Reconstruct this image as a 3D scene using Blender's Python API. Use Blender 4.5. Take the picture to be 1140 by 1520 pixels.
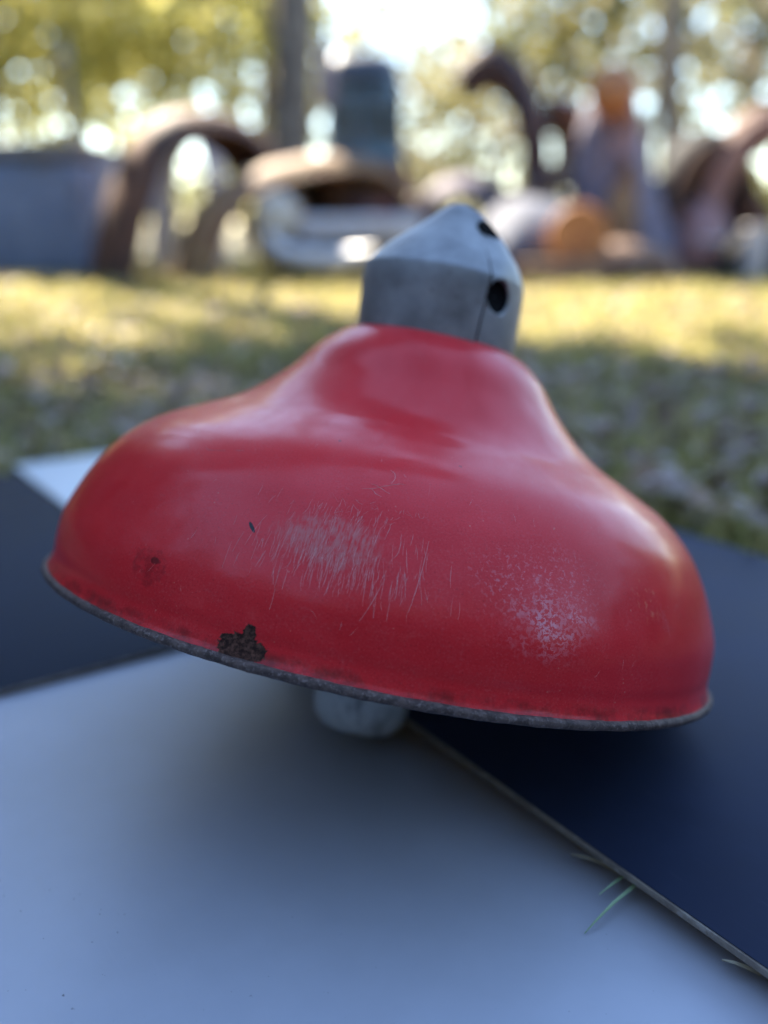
import bpy, bmesh, math, random
import numpy as np
from mathutils import Vector, Matrix
R = math.radians
random.seed(7)
rng = np.random.default_rng(7)
for o in list(bpy.data.objects):
    bpy.data.objects.remove(o)
S = bpy.context.scene
C = S.collection

# ------------------------------------------------------------------ camera, sky, sun, exposure
CAM_H = 0.350
FPX = 1400                      # focal length in units of a 1140 x 1520 frame
PITCH = math.atan(425 / FPX)
cd = bpy.data.cameras.new('camera')
cam = bpy.data.objects.new('camera', cd); C.objects.link(cam)
cam.location = (0, 0, CAM_H)
cam.rotation_euler = (math.pi / 2 - PITCH, 0, 0)
cd.sensor_fit = 'VERTICAL'; cd.sensor_height = 36; cd.sensor_width = 36
cd.lens = FPX / 1520 * 36
cd.clip_start = 0.02; cd.clip_end = 2000
cd.dof.use_dof = True
cd.dof.focus_distance = 0.452
cd.dof.aperture_fstop = 2.3
cd.dof.aperture_blades = 0
S.camera = cam

SUN_EL, SUN_AZ = R(42), R(-30)        # azimuth from +Y (ahead), negative = left
W = bpy.data.worlds.new('World'); S.world = W
W.use_nodes = True
nt = W.node_tree
sky = nt.nodes.new('ShaderNodeTexSky')
sky.sky_type = 'NISHITA'; sky.sun_disc = False
sky.sun_elevation = SUN_EL; sky.sun_rotation = SUN_AZ
sky.air_density = 1.0; sky.dust_density = 0.1; sky.ozone_density = 1.0
nt.links.new(sky.outputs[0], nt.nodes['Background'].inputs[0])
nt.nodes['Background'].inputs[1].default_value = 0.12
sl = bpy.data.lights.new('sun', 'SUN')
sl.energy = 5.0; sl.angle = R(0.53); sl.color = (1.0, 0.9, 0.74)
so = bpy.data.objects.new('sun', sl); C.objects.link(so)
sdir = Vector((math.sin(SUN_AZ) * math.cos(SUN_EL), math.cos(SUN_AZ) * math.cos(SUN_EL), math.sin(SUN_EL)))
so.location = sdir * 40
so.rotation_euler = sdir.to_track_quat('Z', 'Y').to_euler()
S.view_settings.view_transform = 'Standard'
S.view_settings.look = 'None'
S.view_settings.exposure = 2.6
S.view_settings.gamma = 1
S.render.engine = 'CYCLES'
S.cycles.use_denoising = True
S.cycles.max_bounces = 8

# ------------------------------------------------------------------ helpers
def at(px, py, y):
    """a place seen at photo pixel (px, py), y metres ahead of the camera"""
    a, b = (px - 570) / FPX, (py - 760) / FPX
    d = Vector((a, math.cos(PITCH) - b * math.sin(PITCH), -math.sin(PITCH) - b * math.cos(PITCH)))
    d *= y / d.y
    return Vector((d.x, y, d.z + CAM_H))

def flat(px, py, z):
    """where photo pixel (px, py) meets the level z"""
    d = at(px, py, 1.0) - Vector((0, 0, CAM_H))
    return d * ((z - CAM_H) / d.z) + Vector((0, 0, CAM_H))

def tag(o, label=None, cat=None, group=None, kind=None):
    if label: o['label'] = label
    if cat: o['category'] = cat
    if group: o['group'] = group
    if kind: o['kind'] = kind
    return o

def thing(name, label, cat, loc=(0, 0, 0), rz=0, group=None):
    o = bpy.data.objects.new(name, None); C.objects.link(o)
    o.empty_display_size = 0.1
    o.location = loc; o.rotation_euler = (0, 0, rz)
    return tag(o, label, cat, group)

def obj(name, bm, mats, parent=None, smooth=True, angle=None):
    me = bpy.data.meshes.new(name)
    bm.normal_update()
    bm.to_mesh(me); bm.free()
    for m in (mats if isinstance(mats, (list, tuple)) else [mats]):
        me.materials.append(m)
    if smooth:
        me.polygons.foreach_set('use_smooth', [True] * len(me.polygons))
        if angle: me.set_sharp_from_angle(angle=angle)
    o = bpy.data.objects.new(name, me); C.objects.link(o)
    if parent: o.parent = parent
    return o

def obj_np(name, V, F, mats, parent=None, smooth=False, midx=None):
    """V (n,3), F (m,k)"""
    V = np.asarray(V, np.float32); F = np.asarray(F, np.int32)
    me = bpy.data.meshes.new(name)
    me.vertices.add(len(V)); me.vertices.foreach_set('co', V.ravel())
    k = F.shape[1]
    me.loops.add(F.size); me.loops.foreach_set('vertex_index', F.ravel())
    me.polygons.add(len(F)); me.polygons.foreach_set('loop_start', np.arange(0, F.size, k, dtype=np.int32))
    me.polygons.foreach_set('loop_total', np.full(len(F), k, np.int32))
    for m in (mats if isinstance(mats, (list, tuple)) else [mats]): me.materials.append(m)
    if midx is not None: me.polygons.foreach_set('material_index', np.asarray(midx, np.int32))
    if smooth: me.polygons.foreach_set('use_smooth', np.ones(len(F), bool))
    me.update(calc_edges=True); me.validate()
    o = bpy.data.objects.new(name, me); C.objects.link(o)
    if parent: o.parent = parent
    return o

def tube(bm, pts, rad, n=8, cap=True):
    pts = [Vector(p) for p in pts]
    rads = rad if isinstance(rad, (list, tuple)) else [rad] * len(pts)
    rings = []
    up = Vector((0.13, 0.21, 0.97))
    for i, p in enumerate(pts):
        t = (pts[min(i + 1, len(pts) - 1)] - pts[max(i - 1, 0)]).normalized()
        a = t.cross(up)
        if a.length < 0.05: a = t.cross(Vector((1, 0, 0)))
        a.normalize(); b = t.cross(a)
        rings.append([bm.verts.new(p + (a * math.cos(2 * math.pi * k / n) + b * math.sin(2 * math.pi * k / n)) * rads[i]) for k in range(n)])
    for r0, r1 in zip(rings, rings[1:]):
        for k in range(n):
            bm.faces.new((r0[k], r0[(k + 1) % n], r1[(k + 1) % n], r1[k]))
    if cap:
        bm.faces.new(rings[0]); bm.faces.new(rings[-1][::-1])
    return bm

def lathe(bm, prof, n=48, mat=0, closed=False):
    """prof: list of (r, z)"""
    rings = []
    for r, z in prof:
        rings.append([bm.verts.new((r * math.cos(2 * math.pi * k / n), r * math.sin(2 * math.pi * k / n), z)) for k in range(n)])
    pairs = list(zip(rings, rings[1:])) + ([(rings[-1], rings[0])] if closed else [])
    for r0, r1 in pairs:
        for k in range(n):
            f = bm.faces.new((r0[k], r0[(k + 1) % n], r1[(k + 1) % n], r1[k])); f.material_index = mat
    return rings

def rbox(bm, size, loc=(0, 0, 0), bev=0.0, seg=2, rot=None):
    r = bmesh.ops.create_cube(bm, size=1)
    vs = r['verts']
    bmesh.ops.scale(bm, vec=size, verts=vs)
    if bev:
        es = list({e for v in vs for e in v.link_edges})
        g = bmesh.ops.bevel(bm, geom=es, offset=bev, segments=seg, affect='EDGES', profile=0.5)
        vs = list({v for f in g['faces'] for v in f.verts} | {v for v in vs if v.is_valid})
    if rot is not None: bmesh.ops.rotate(bm, cent=(0, 0, 0), matrix=rot, verts=vs)
    bmesh.ops.translate(bm, vec=loc, verts=vs)
    return vs

# ---- materials
class MT:
    def __init__(s, name):
        s.m = bpy.data.materials.new(name); s.m.use_nodes = True
        s.t = s.m.node_tree; s.b = s.t.nodes['Principled BSDF']
    def n(s, typ, **kw):
        nd = s.t.nodes.new(typ)
        for k, v in kw.items():
            if k.startswith('i_'):
                nd.inputs[k[2:].replace('_', ' ')].default_value = v
            elif k.startswith('x') and k[1:].isdigit():
                s.put(nd.inputs[int(k[1:])], v)
            else: setattr(nd, k, v)
        return nd
    def put(s, sock, v):
        if isinstance(v, bpy.types.NodeSocket): s.t.links.new(v, sock)
        else: sock.default_value = v
    def math(s, op, a, b=0.0, c=None, clamp=False):
        nd = s.t.nodes.new('ShaderNodeMath'); nd.operation = op; nd.use_clamp = clamp
        s.put(nd.inputs[0], a); s.put(nd.inputs[1], b)
        if c is not None: s.put(nd.inputs[2], c)
        return nd.outputs[0]
    def mix(s, f, a, b):
        nd = s.t.nodes.new('ShaderNodeMix'); nd.data_type = 'RGBA'
        s.put(nd.inputs[0], f)
        for k, v in ((6, a), (7, b)):
            s.put(nd.inputs[k], v if isinstance(v, bpy.types.NodeSocket) else tuple(v) + (1,) * (4 - len(v)))
        return nd.outputs[2]
    def mixf(s, f, a, b):
        nd = s.t.nodes.new('ShaderNodeMix'); nd.data_type = 'FLOAT'
        s.put(nd.inputs[0], f); s.put(nd.inputs[2], a); s.put(nd.inputs[3], b)
        return nd.outputs[0]
    def noise(s, vec, scale, detail=4, rough=0.55, dist=0.0):
        nd = s.t.nodes.new('ShaderNodeTexNoise')
        if vec is not None: s.put(nd.inputs['Vector'], vec)
        nd.inputs['Scale'].default_value = scale; nd.inputs['Detail'].default_value = detail
        nd.inputs['Roughness'].default_value = rough; nd.inputs['Distortion'].default_value = dist
        return nd.outputs[0]
    def step(s, v, a, b):
        nd = s.t.nodes.new('ShaderNodeMapRange'); nd.interpolation_type = 'SMOOTHSTEP'
        s.put(nd.inputs[0], v); nd.inputs[1].default_value = a; nd.inputs[2].default_value = b
        return nd.outputs[0]
    def mapping(s, vec, loc=(0, 0, 0), scale=(1, 1, 1), rot=(0, 0, 0)):
        nd = s.t.nodes.new('ShaderNodeMapping')
        s.put(nd.inputs[0], vec); nd.inputs[1].default_value = loc; nd.inputs[2].default_value = rot; nd.inputs[3].default_value = scale
        return nd.outputs[0]
    def coord(s, k='Object'):
        return s.t.nodes.new('ShaderNodeTexCoord').outputs[k]
    def bump(s, h, strength=0.3, dist=0.002):
        nd = s.t.nodes.new('ShaderNodeBump'); nd.inputs['Strength'].default_value = strength
        nd.inputs['Distance'].default_value = dist
        s.put(nd.inputs['Height'], h); s.t.links.new(nd.outputs[0], s.b.inputs['Normal'])
    def set(s, **kw):
        for k, v in kw.items():
            k = k.replace('_', ' ')
            s.put(s.b.inputs[k], v if isinstance(v, (bpy.types.NodeSocket, float, int)) else tuple(v) + (1,) * (4 - len(v)))
        return s

def mottled(name, c1, c2, c3=None, scale=6.0, rough=0.6, metal=0.0, lo=0.4, hi=0.6, bump=0.3, bdist=0.003, spec=0.5):
    m = MT(name); co = m.coord()
    n1 = m.noise(co, scale, 6, 0.62); n2 = m.noise(co, scale * 3.7, 5, 0.6)
    col = m.mix(m.step(n1, lo, hi), c1, c2)
    if c3: col = m.mix(m.step(n2, 0.52, 0.68), col, c3)
    m.set(Base_Color=col, Roughness=m.mixf(n2, max(rough - .15, .05), min(rough + .15, 1)), Metallic=metal)
    m.b.inputs['Specular IOR Level'].default_value = spec
    if bump: m.bump(n2, bump, bdist)
    return m.m

def leaf_mat(name, cols, trans=0.5):
    m = MT(name)
    g = m.t.nodes.new('ShaderNodeNewGeometry')
    rp = m.t.nodes.new('ShaderNodeValToRGB')
    m.t.links.new(g.outputs['Random Per Island'], rp.inputs[0])
    el = rp.color_ramp.elements
    while len(el) < len(cols): el.new(0.5)
    for i, c in enumerate(cols):
        el[i].position = i / max(1, len(cols) - 1); el[i].color = tuple(c) + (1,)
    t = m.t.nodes.new('ShaderNodeBsdfTranslucent'); mx = m.t.nodes.new('ShaderNodeMixShader')
    m.t.links.new(rp.outputs[0], m.b.inputs['Base Color']); m.t.links.new(rp.outputs[0], t.inputs[0])
    m.b.inputs['Roughness'].default_value = 0.6
    m.b.inputs['Specular IOR Level'].default_value = 0.25
    mx.inputs[0].default_value = trans
    m.t.links.new(m.b.outputs[0], mx.inputs[1]); m.t.links.new(t.outputs[0], mx.inputs[2])
    m.t.links.new(mx.outputs[0], m.t.nodes['Material Output'].inputs[0])
    return m.m

# ------------------------------------------------------------------ ground
def grass_soil():
    m = MT('leafy lawn soil'); co = m.coord()
    a = m.noise(co, 1.3, 6, 0.65); b = m.noise(co, 9.0, 6, 0.7); c = m.noise(co, 38.0, 4, 0.6)
    col = m.mix(m.step(b, 0.38, 0.62), (0.085, 0.078, 0.042), (0.17, 0.14, 0.08))
    col = m.mix(m.step(a, 0.42, 0.66), col, (0.19, 0.17, 0.07))
    col = m.mix(m.step(c, 0.56, 0.70), col, (0.24, 0.19, 0.15))
    m.set(Base_Color=col, Roughness=0.95)
    m.bump(b, 0.6, 0.02)
    return m.m
bm = bmesh.new()
xs = [-420, -120, -40, -16, -8, -4, -2, 0, 2, 4, 8, 16, 40, 120, 420]
ys = [-300, -60, -20, -6, -2, 0, 1, 2, 3, 4, 5, 6, 7, 8, 10, 14, 20, 30, 60, 140, 420]
gv = [[bm.verts.new((x, y, 0.0 + (0.012 * math.sin(x * 2.1 + y) if 1.4 < y < 12 else 0))) for x in xs] for y in ys]
for j in range(len(ys) - 1):
    for i in range(len(xs) - 1):
        bm.faces.new((gv[j][i], gv[j][i + 1], gv[j + 1][i + 1], gv[j + 1][i]))
tag(obj('ground', bm, grass_soil()), 'leaf strewn lawn stretching back past the scrap car parts', kind='structure')

# board grid: e1 runs towards the lower right, e2 towards the right and back
E1 = Vector((0.570, -0.8216, 0)); E2 = Vector((0.8216, 0.570, 0))
ROTG = math.atan2(E1.y, E1.x)
def st(x, y): return (E1.x * x + E1.y * y, E2.x * x + E2.y * y)
BOARDS = dict(A=(-0.70, 0.30, -0.52, 0.368), B=(-0.72, 0.36, 0.3427, 0.838), C=(-1.36, -0.691, -0.42, 0.314), D=(-1.418, -0.74, 0.3197, 0.80))

# grass blades (one mass) and leaf litter (one mass)
def scatter_pts(n, y0, y1, power=1.0, margin=0.9, spread=0.85):
    y = y0 + (y1 - y0) * rng.random(n) ** power
    x = (rng.random(n) * 2 - 1) * (spread * y + margin)
    s, t = st(x, y)
    keep = np.ones(n, bool)
    for s0, s1, t0, t1 in BOARDS.values():
        keep &= ~((s > s0 - .01) & (s < s1 + .01) & (t > t0 - .01) & (t < t1 + .01))
    return x[keep], y[keep]
def blades(n, y0, y1, h0, h1, wid, power):
    x, y = scatter_pts(n, y0, y1, power)
    n = len(x); a = rng.random(n) * 2 * np.pi
    h = h0 + (h1 - h0) * rng.random(n) ** 1.5
    lean = rng.normal(0, 0.55, (n, 2)) * h[:, None]
    w = wid * (0.6 + 0.8 * rng.random(n))
    dx, dy = np.cos(a) * w / 2, np.sin(a) * w / 2
    base = np.stack([x, y, np.full(n, -0.004)], 1)
    wv = np.stack([dx, dy, np.zeros(n)], 1)
    mid = base + np.stack([lean[:, 0] * .35, lean[:, 1] * .35, h * .6], 1)
    tip = base + np.stack([lean[:, 0], lean[:, 1], h], 1)
    V = np.stack([base - wv, base + wv, mid + wv * .7, mid - wv * .7, tip], 1).reshape(-1, 3)
    k = np.arange(n)[:, None] * 5
    F = np.concatenate([k + [0, 1, 2], k + [0, 2, 3], k + [3, 2, 4]])
    return V, F
gm = leaf_mat('lawn grass', [(0.14, 0.16, 0.05), (0.27, 0.27, 0.09), (0.50, 0.43, 0.15), (0.62, 0.50, 0.23), (0.36, 0.35, 0.11)], 0.5)
Va, Fa = blades(48000, 0.95, 4.2, 0.02, 0.065, 0.006, 1.5)
Vb, Fb = blades(80000, 2.2, 9.5, 0.03, 0.09, 0.011, 1.2)
g = obj_np('grass', np.concatenate([Va, Vb]), np.concatenate([Fa, Fb + len(Va)]), gm)
tag(g, 'short patchy lawn grass behind the boards, yellow green where sunlit', 'grass', kind='stuff')

def litter(n, y0, y1, s0, s1, power, z0=0.008, z1=0.035):
    x, y = scatter_pts(n, y0, y1, power); n = len(x)
    a = rng.random(n) * 2 * np.pi; s = s0 + (s1 - s0) * rng.random(n)
    tx, ty = rng.normal(0, .35, n), rng.normal(0, .35, n)
    c, sn = np.cos(a), np.sin(a)
    L = np.array([(-.5, 0, .0), (-.15, .33, .08), (.25, .27, .1), (.55, 0, .12), (.25, -.27, .06), (-.15, -.33, .1), (0.05, 0, 0.0)])
    P = L[None] * s[:, None, None]
    X = P[..., 0] * c[:, None] - P[..., 1] * sn[:, None]; Y = P[..., 0] * sn[:, None] + P[..., 1] * c[:, None]
    Z = P[..., 2] * (0.4 + rng.random(n) * 2)[:, None] + X * tx[:, None] + Y * ty[:, None]
    V = np.stack([X + x[:, None], Y + y[:, None], Z + (z0 + (z1 - z0) * rng.random(n))[:, None]], 2).reshape(-1, 3)
    k = np.arange(n)[:, None] * 7
    F = np.concatenate([k + [6, i, (i + 1) % 6] for i in range(6)])
    return V, F
lm = leaf_mat('fallen leaves', [(0.10, 0.065, 0.045), (0.20, 0.13, 0.09), (0.36, 0.27, 0.23), (0.28, 0.17, 0.09), (0.48, 0.39, 0.35), (0.16, 0.10, 0.07)], 0.15)
Va, Fa = litter(8000, 1.0, 4.2, 0.02, 0.05, 1.2, 0.010, 0.05)
Vb, Fb = litter(2600, 3.5, 9.0, 0.04, 0.09, 1.0)
tag(obj_np('fallen_leaves', np.concatenate([Va, Vb]), np.concatenate([Fa, Fb + len(Va)]), lm),
    'dry brown and pinkish leaves scattered over the shaded lawn', 'leaves', kind='stuff')

# ------------------------------------------------------------------ boards
def board_mat(name, col, rough, var, edge=False, spec=0.5, fine=0.04):
    m = MT(name); co = m.coord()
    big = m.noise(co, 5.0, 5, 0.6); sm = m.noise(co, 160.0, 3, 0.6)
    scr = m.noise(m.mapping(co, scale=(4, 90, 4), rot=(0, 0, 0.4)), 6.0, 4, 0.7)
    c = m.mix(m.step(big, 0.3, 0.75), [v * (1 - var) for v in col], [min(1, v * (1 + var)) for v in col])
    spk = m.noise(m.mapping(co, loc=(3.3, 1.7, 0)), 330.0, 2, 0.5)
    c = m.mix(m.math('MULTIPLY', m.step(spk, 0.73, 0.78), m.step(big, 0.45, 0.62)), c, [v * 0.35 for v in col])
    c = m.mix(m.math('MULTIPLY', m.step(scr, 0.60, 0.75), fine), c, [min(1, v * 1.6 + .04) for v in col])
    m.set(Base_Color=c, Roughness=m.mixf(big, rough - .08, rough + .10))
    m.b.inputs['Specular IOR Level'].default_value = spec
    m.bump(sm, 0.05, 0.0006)
    return m.m
M_pale = board_mat('pale grey laminate', (0.40, 0.41, 0.465), 0.44, 0.09, spec=0.35)
M_white = board_mat('white laminate', (0.70, 0.71, 0.72), 0.45, 0.04)
M_dark = board_mat('navy black laminate', (0.019, 0.027, 0.056), 0.55, 0.2, fine=0.3, spec=0.12)
M_slate = board_mat('slate laminate', (0.017, 0.023, 0.038), 0.6, 0.15, fine=0.3, spec=0.07)
M_edge = mottled('raw hardboard edge', (0.30, 0.25, 0.20), (0.20, 0.165, 0.135), (0.38, 0.33, 0.28), scale=40, rough=0.8, bump=0.4, bdist=0.0008)

def board(key, ztop, th, m, label, warp=0.0):
    s0, s1, t0, t1 = BOARDS[key]
    org = E1 * ((s0 + s1) / 2) + E2 * ((t0 + t1) / 2)
    root = thing('board', label, 'board', (org.x, org.y, ztop - th), ROTG)
    hx, hy = (s1 - s0) / 2, (t1 - t0) / 2
    def sheet(z0, z1, grow, name, mm, bev):
        b = bmesh.new()
        vs = rbox(b, (2 * hx - grow, 2 * hy - grow, z1 - z0), (0, 0, (z0 + z1) / 2), bev, 2)
        return obj(name, b, mm, root, True, R(40))
    sheet(0, th - 0.0008, 0.0, 'core', M_edge, 0.0004)
    sheet(th - 0.0006, th, 0.0016, 'face', m, 0.00025)
    return root
board('A', 0.0091, 0.005, M_pale, 'pale grey board in the foreground with its corner under the lamp')
board('B', 0.0264, 0.0048, M_dark, 'glossy navy black board on the right with a pale raw edge')
board('C', 0.0151, 0.005, M_slate, 'dark slate grey board at the left edge behind the pale board')
board('D', 0.0131, 0.005, M_white, 'small white board corner showing behind the slate board at left')

# straws and blades poking out of the gap beneath the dark board
def blade(pts, wid, mm, name, label, cat):
    b = bmesh.new(); pts = [Vector(p) for p in pts]
    org = pts[0].copy(); org.z = pts[0].z
    L, Rr = [], []
    for i, p in enumerate(pts):
        t = (pts[min(i + 1, len(pts) - 1)] - pts[max(0, i - 1)]).normalized()
        sd = t.cross(Vector((0, 0, 1))).normalized() * wid * (1 - 0.8 * (i / (len(pts) - 1)) ** 2)
        L.append(b.verts.new(p - org + sd)); Rr.append(b.verts.new(p - org - sd))
    mid = [b.verts.new(p - org + Vector((0, 0, -wid * .6))) for p in pts]
    for i in range(len(pts) - 1):
        b.faces.new((L[i], mid[i], mid[i + 1], L[i + 1])); b.faces.new((mid[i], Rr[i], Rr[i + 1], mid[i + 1]))
    o = obj(name, b, mm); o.location = org
    return tag(o, label, cat)
M_gb = leaf_mat('green blade', [(0.26, 0.38, 0.22), (0.32, 0.44, 0.26)], 0.05)
M_straw = leaf_mat('pale straw', [(0.5, 0.45, 0.33), (0.5, 0.45, 0.33)], 0.2)
def stalk(px, h, w, m, n, label, cat):
    blade([flat(x, y, z) for (x, y), z in zip(px, h)], w, m, n, label, cat)
stalk([(962, 1290), (940, 1316), (912, 1339), (888, 1363), (868, 1385)], [.0165, .018, .0185, .016, .0105], 0.0012, M_gb,
      'grass_blade', 'longest thin green grass blade sticking out from under the dark board', 'grass blade')
stalk([(945, 1283), (927, 1299), (908, 1313), (890, 1327)], [.0155, .0172, .018, .0165], 0.0012, M_gb,
      'grass_blade', 'short green grass blade just above the longer one at the dark board edge', 'grass blade')
stalk([(915, 1293), (888, 1279), (868, 1272), (848, 1268)], [.0155, .0172, .018, .0175], 0.0016, M_straw,
      'straw', 'pale dry straw stub under the dark board edge, nearest the lamp', 'straw')
stalk([(1130, 1446), (1104, 1434), (1088, 1428), (1072, 1424)], [.0155, .0172, .018, .0175], 0.0016, M_straw,
      'straw', 'pale straw stub under the dark board edge near the bottom right corner', 'straw')

# ------------------------------------------------------------------ the red barn lamp
RIMC = Vector((-0.00295, 0.59541, -0.25212 + CAM_H))
AX = Vector((0.97975, -0.05816, -0.19159)); AY = Vector((0.01266, 0.97296, -0.23063)); AZ = Vector((0.19982, 0.22353, 0.95399))
LS = 1.1                        # the shade is modelled 0.40 m across; the real one is 0.44 m
lamp = thing('barn_lamp', 'large tilted red enamel barn lamp shade with a grey cast metal cap', 'lamp')
LM = Matrix((AX, AY, AZ)).transposed().to_4x4(); LM.translation = RIMC
LM = LM @ Matrix.Scale(LS, 4)
lamp.matrix_world = LM

PZ = [0.0, 0.0035, 0.009, 0.0165, 0.0307, 0.0460, 0.0614, 0.0767, 0.0921, 0.1050, 0.1130, 0.1228, 0.1381, 0.1535, 0.1640, 0.1688]
PR = [0.1972, 0.1957, 0.1947, 0.1948, 0.1934, 0.1878, 0.1803, 0.1698, 0.1518, 0.1268, 0.1108, 0.0972, 0.0816, 0.0692, 0.0572, 0.0478]
def catmull(xs, ys, n):
    P = np.stack([xs, ys], 1); P = np.concatenate([[2 * P[0] - P[1]], P, [2 * P[-1] - P[-2]]])
    out = []
    for i in range(1, len(P) - 2):
        p0, p1, p2, p3 = P[i - 1], P[i], P[i + 1], P[i + 2]
        u = np.linspace(0, 1, n, endpoint=False)[:, None]
        out.append(.5 * (2 * p1 + (p2 - p0) * u + (2 * p0 - 5 * p1 + 4 * p2 - p3) * u ** 2 + (3 * p1 - p0 - 3 * p2 + p3) * u ** 3))
    out.append(P[-2][None])
    return np.concatenate(out)
prof = catmull(np.array(PZ), np.array(PR), 9)            # (z, r)
arc = np.concatenate([[0], np.cumsum(np.hypot(np.diff(prof[:, 0]), np.diff(prof[:, 1])))])
UR = 0.19
def dent(th, v):
    k = min(1.0, v / 0.02)
    return 0.6 * k * (0.00035 * math.sin(2 * th + .7) + 0.00020 * math.sin(5 * th + v * 70) + 0.00009 * math.sin(9 * th - v * 110 + 2) + 0.00004 * math.sin(17 * th + v * 190)
                - 0.0011 * math.exp(-((th + 2.03) / .07) ** 2 - ((v - .029) / .012) ** 2) - 0.0005 * math.exp(-((th + .95) / .10) ** 2 - ((v - .150) / .02) ** 2)
                - 0.0003 * math.exp(-((th + 1.9) / .09) ** 2 - ((v - .165) / .016) ** 2) - 0.0002 * math.exp(-((th + 1.35) / .08) ** 2 - ((v - .098) / .016) ** 2))
def surf(u, v, lift=0.0):
    th = u / UR - math.pi / 2
    z = float(np.interp(v, arc, prof[:, 0])); r = float(np.interp(v, arc, prof[:, 1]))
    z2 = float(np.interp(v + 5e-4, arc, prof[:, 0])); r2 = float(np.interp(v + 5e-4, arc, prof[:, 1]))
    tz, tr = z2 - z, r2 - r; L = math.hypot(tz, tr) or 1
    nr, nz = tz / L, -tr / L
    lift += dent(th, v)
    r += nr * lift; z += nz * lift
    return Vector((r * math.cos(th), r * math.sin(th), z))

def red_enamel():
    m = MT('worn red enamel'); uv = m.coord('UV')
    sep = m.t.nodes.new('ShaderNodeSeparateXYZ'); m.t.links.new(uv, sep.inputs[0])
    def blob(cx, cy, rx, ry, wob=0.35, ns=120.0, rot=0.0):
        """1 inside an uneven ellipse round (cx, cy), falling to 0 outside"""
        v = m.mapping(uv, loc=(-cx, -cy, 0))
        if rot: v = m.mapping(v, rot=(0, 0, rot))
        v = m.mapping(v, scale=(1 / rx, 1 / ry, 0))
        ln = m.t.nodes.new('ShaderNodeVectorMath'); ln.operation = 'LENGTH'; m.t.links.new(v, ln.inputs[0])
        nz = m.noise(uv, ns, 5, 0.72, 0.5)
        return m.math('ADD', ln.outputs['Value'], m.math('MULTIPLY', m.math('SUBTRACT', nz, 0.5), wob * 2))
    big = m.noise(uv, 14.0, 4, 0.6); mid = m.noise(uv, 70.0, 5, 0.6); fine = m.noise(uv, 620.0, 3, 0.6); finest = m.noise(uv, 1500.0, 2, 0.6)
    col = m.mix(m.step(big, 0.3, 0.72), (0.62, 0.018, 0.024), (0.70, 0.026, 0.033))
    # chalky oxidation, finely grained
    chalk = m.math('MULTIPLY', m.step(fine, 0.45, 0.72), m.step(mid, 0.34, 0.66))
    col = m.mix(m.math('MULTIPLY', chalk, 0.22), col, (0.56, 0.13, 0.14))
    gr = m.noise(uv, 1050.0, 3, 0.7)
    col = m.mix(m.math('MULTIPLY', m.step(gr, 0.55, 0.70), 0.28), col, (0.66, 0.15, 0.16))
    col = m.mix(m.math('MULTIPLY', m.step(gr, 0.45, 0.30), 0.40), col, (0.24, 0.006, 0.012))
    # long faint meridian scuffs
    st1 = m.noise(m.mapping(uv, scale=(900, 28, 1), rot=(0, 0, 0.06)), 1.0, 3, 0.6)
    col = m.mix(m.math('MULTIPLY', m.math('MULTIPLY', m.step(st1, 0.66, 0.78), m.step(big, 0.42, 0.6)), 0.22), col, (0.62, 0.30, 0.30))
    # tiny pale specks
    vo = m.t.nodes.new('ShaderNodeTexVoronoi'); m.t.links.new(uv, vo.inputs['Vector']); vo.inputs['Scale'].default_value = 210
    sp = m.math('MULTIPLY', m.step(m.math('SUBTRACT', 0.11, vo.outputs['Distance']), 0.0, 0.05), m.step(m.noise(uv, 45.0, 2), 0.5, 0.62))
    col = m.mix(m.math('MULTIPLY', sp, 0.55), col, (0.62, 0.26, 0.20))
    # rubbed grey-pink patch in the middle of the dome
    sc = m.step(blob(-0.0315, 0.0590, 0.0285, 0.0125, 0.55, 160), 1.08, 0.5)
    rub = m.noise(m.mapping(uv, scale=(700, 160, 1)), 1.0, 4, 0.7)
    sc = m.math('MULTIPLY', sc, m.step(rub, 0.33, 0.62))
    col = m.mix(m.math('MULTIPLY', sc, 0.75), col, (0.54, 0.20, 0.19))
    # flaked glaze at the right, with broken sky sheen painted in as pale flecks
    fl = m.step(blob(0.0735, 0.0415, 0.024, 0.019, 0.75, 75), 1.15, 0.1)
    fl2 = m.step(blob(0.068, 0.055, 0.042, 0.027, 0.7, 60), 1.1, 0.2)
    grain = m.noise(uv, 430.0, 4, 0.72, 0.6)
    flm = m.math('MULTIPLY', m.math('MULTIPLY', fl, m.step(grain, 0.48, 0.54)), m.mixf(m.step(mid, 0.40, 0.55), 0.45, 1.0))
    flm2 = m.math('MULTIPLY', fl2, m.step(grain, 0.55, 0.61))
    flake_sheen = m.math('MAXIMUM', flm, m.math('MULTIPLY', flm2, 0.55))
    col = m.mix(m.math('MULTIPLY', flake_sheen, 0.50), col, (0.74, 0.42, 0.46))
    # orange streak marks further right
    og = m.math('MULTIPLY', m.step(blob(0.133, 0.058, 0.014, 0.016, 0.5, 110), 1.0, 0.2), m.step(m.noise(m.mapping(uv, scale=(420, 190, 1)), 1.0, 3, 0.6), 0.58, 0.66))
    col = m.mix(m.math('MULTIPLY', og, 0.7), col, (0.72, 0.24, 0.14))
    # ring-shaped stain at the left
    rd = blob(-0.1125, 0.0275, 0.0105, 0.0080, 0.7, 160)
    ring = m.math('MULTIPLY', m.step(rd, 0.45, 0.85), m.step(rd, 1.15, 0.92))
    col = m.mix(m.math('MULTIPLY', m.math('MAXIMUM', m.math('MULTIPLY', ring, 0.35), m.math('MULTIPLY', m.step(rd, 1.0, 0.3), 0.42)), m.step(m.noise(uv, 210.0, 4, 0.7), 0.35, 0.6)), col, (0.14, 0.012, 0.014))
    col = m.mix(m.math('MULTIPLY', m.step(blob(-0.1095, 0.0305, 0.0035, 0.002, 0.5, 300), 1.0, 0.6), 0.7), col, (0.05, 0.015, 0.015))
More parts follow.
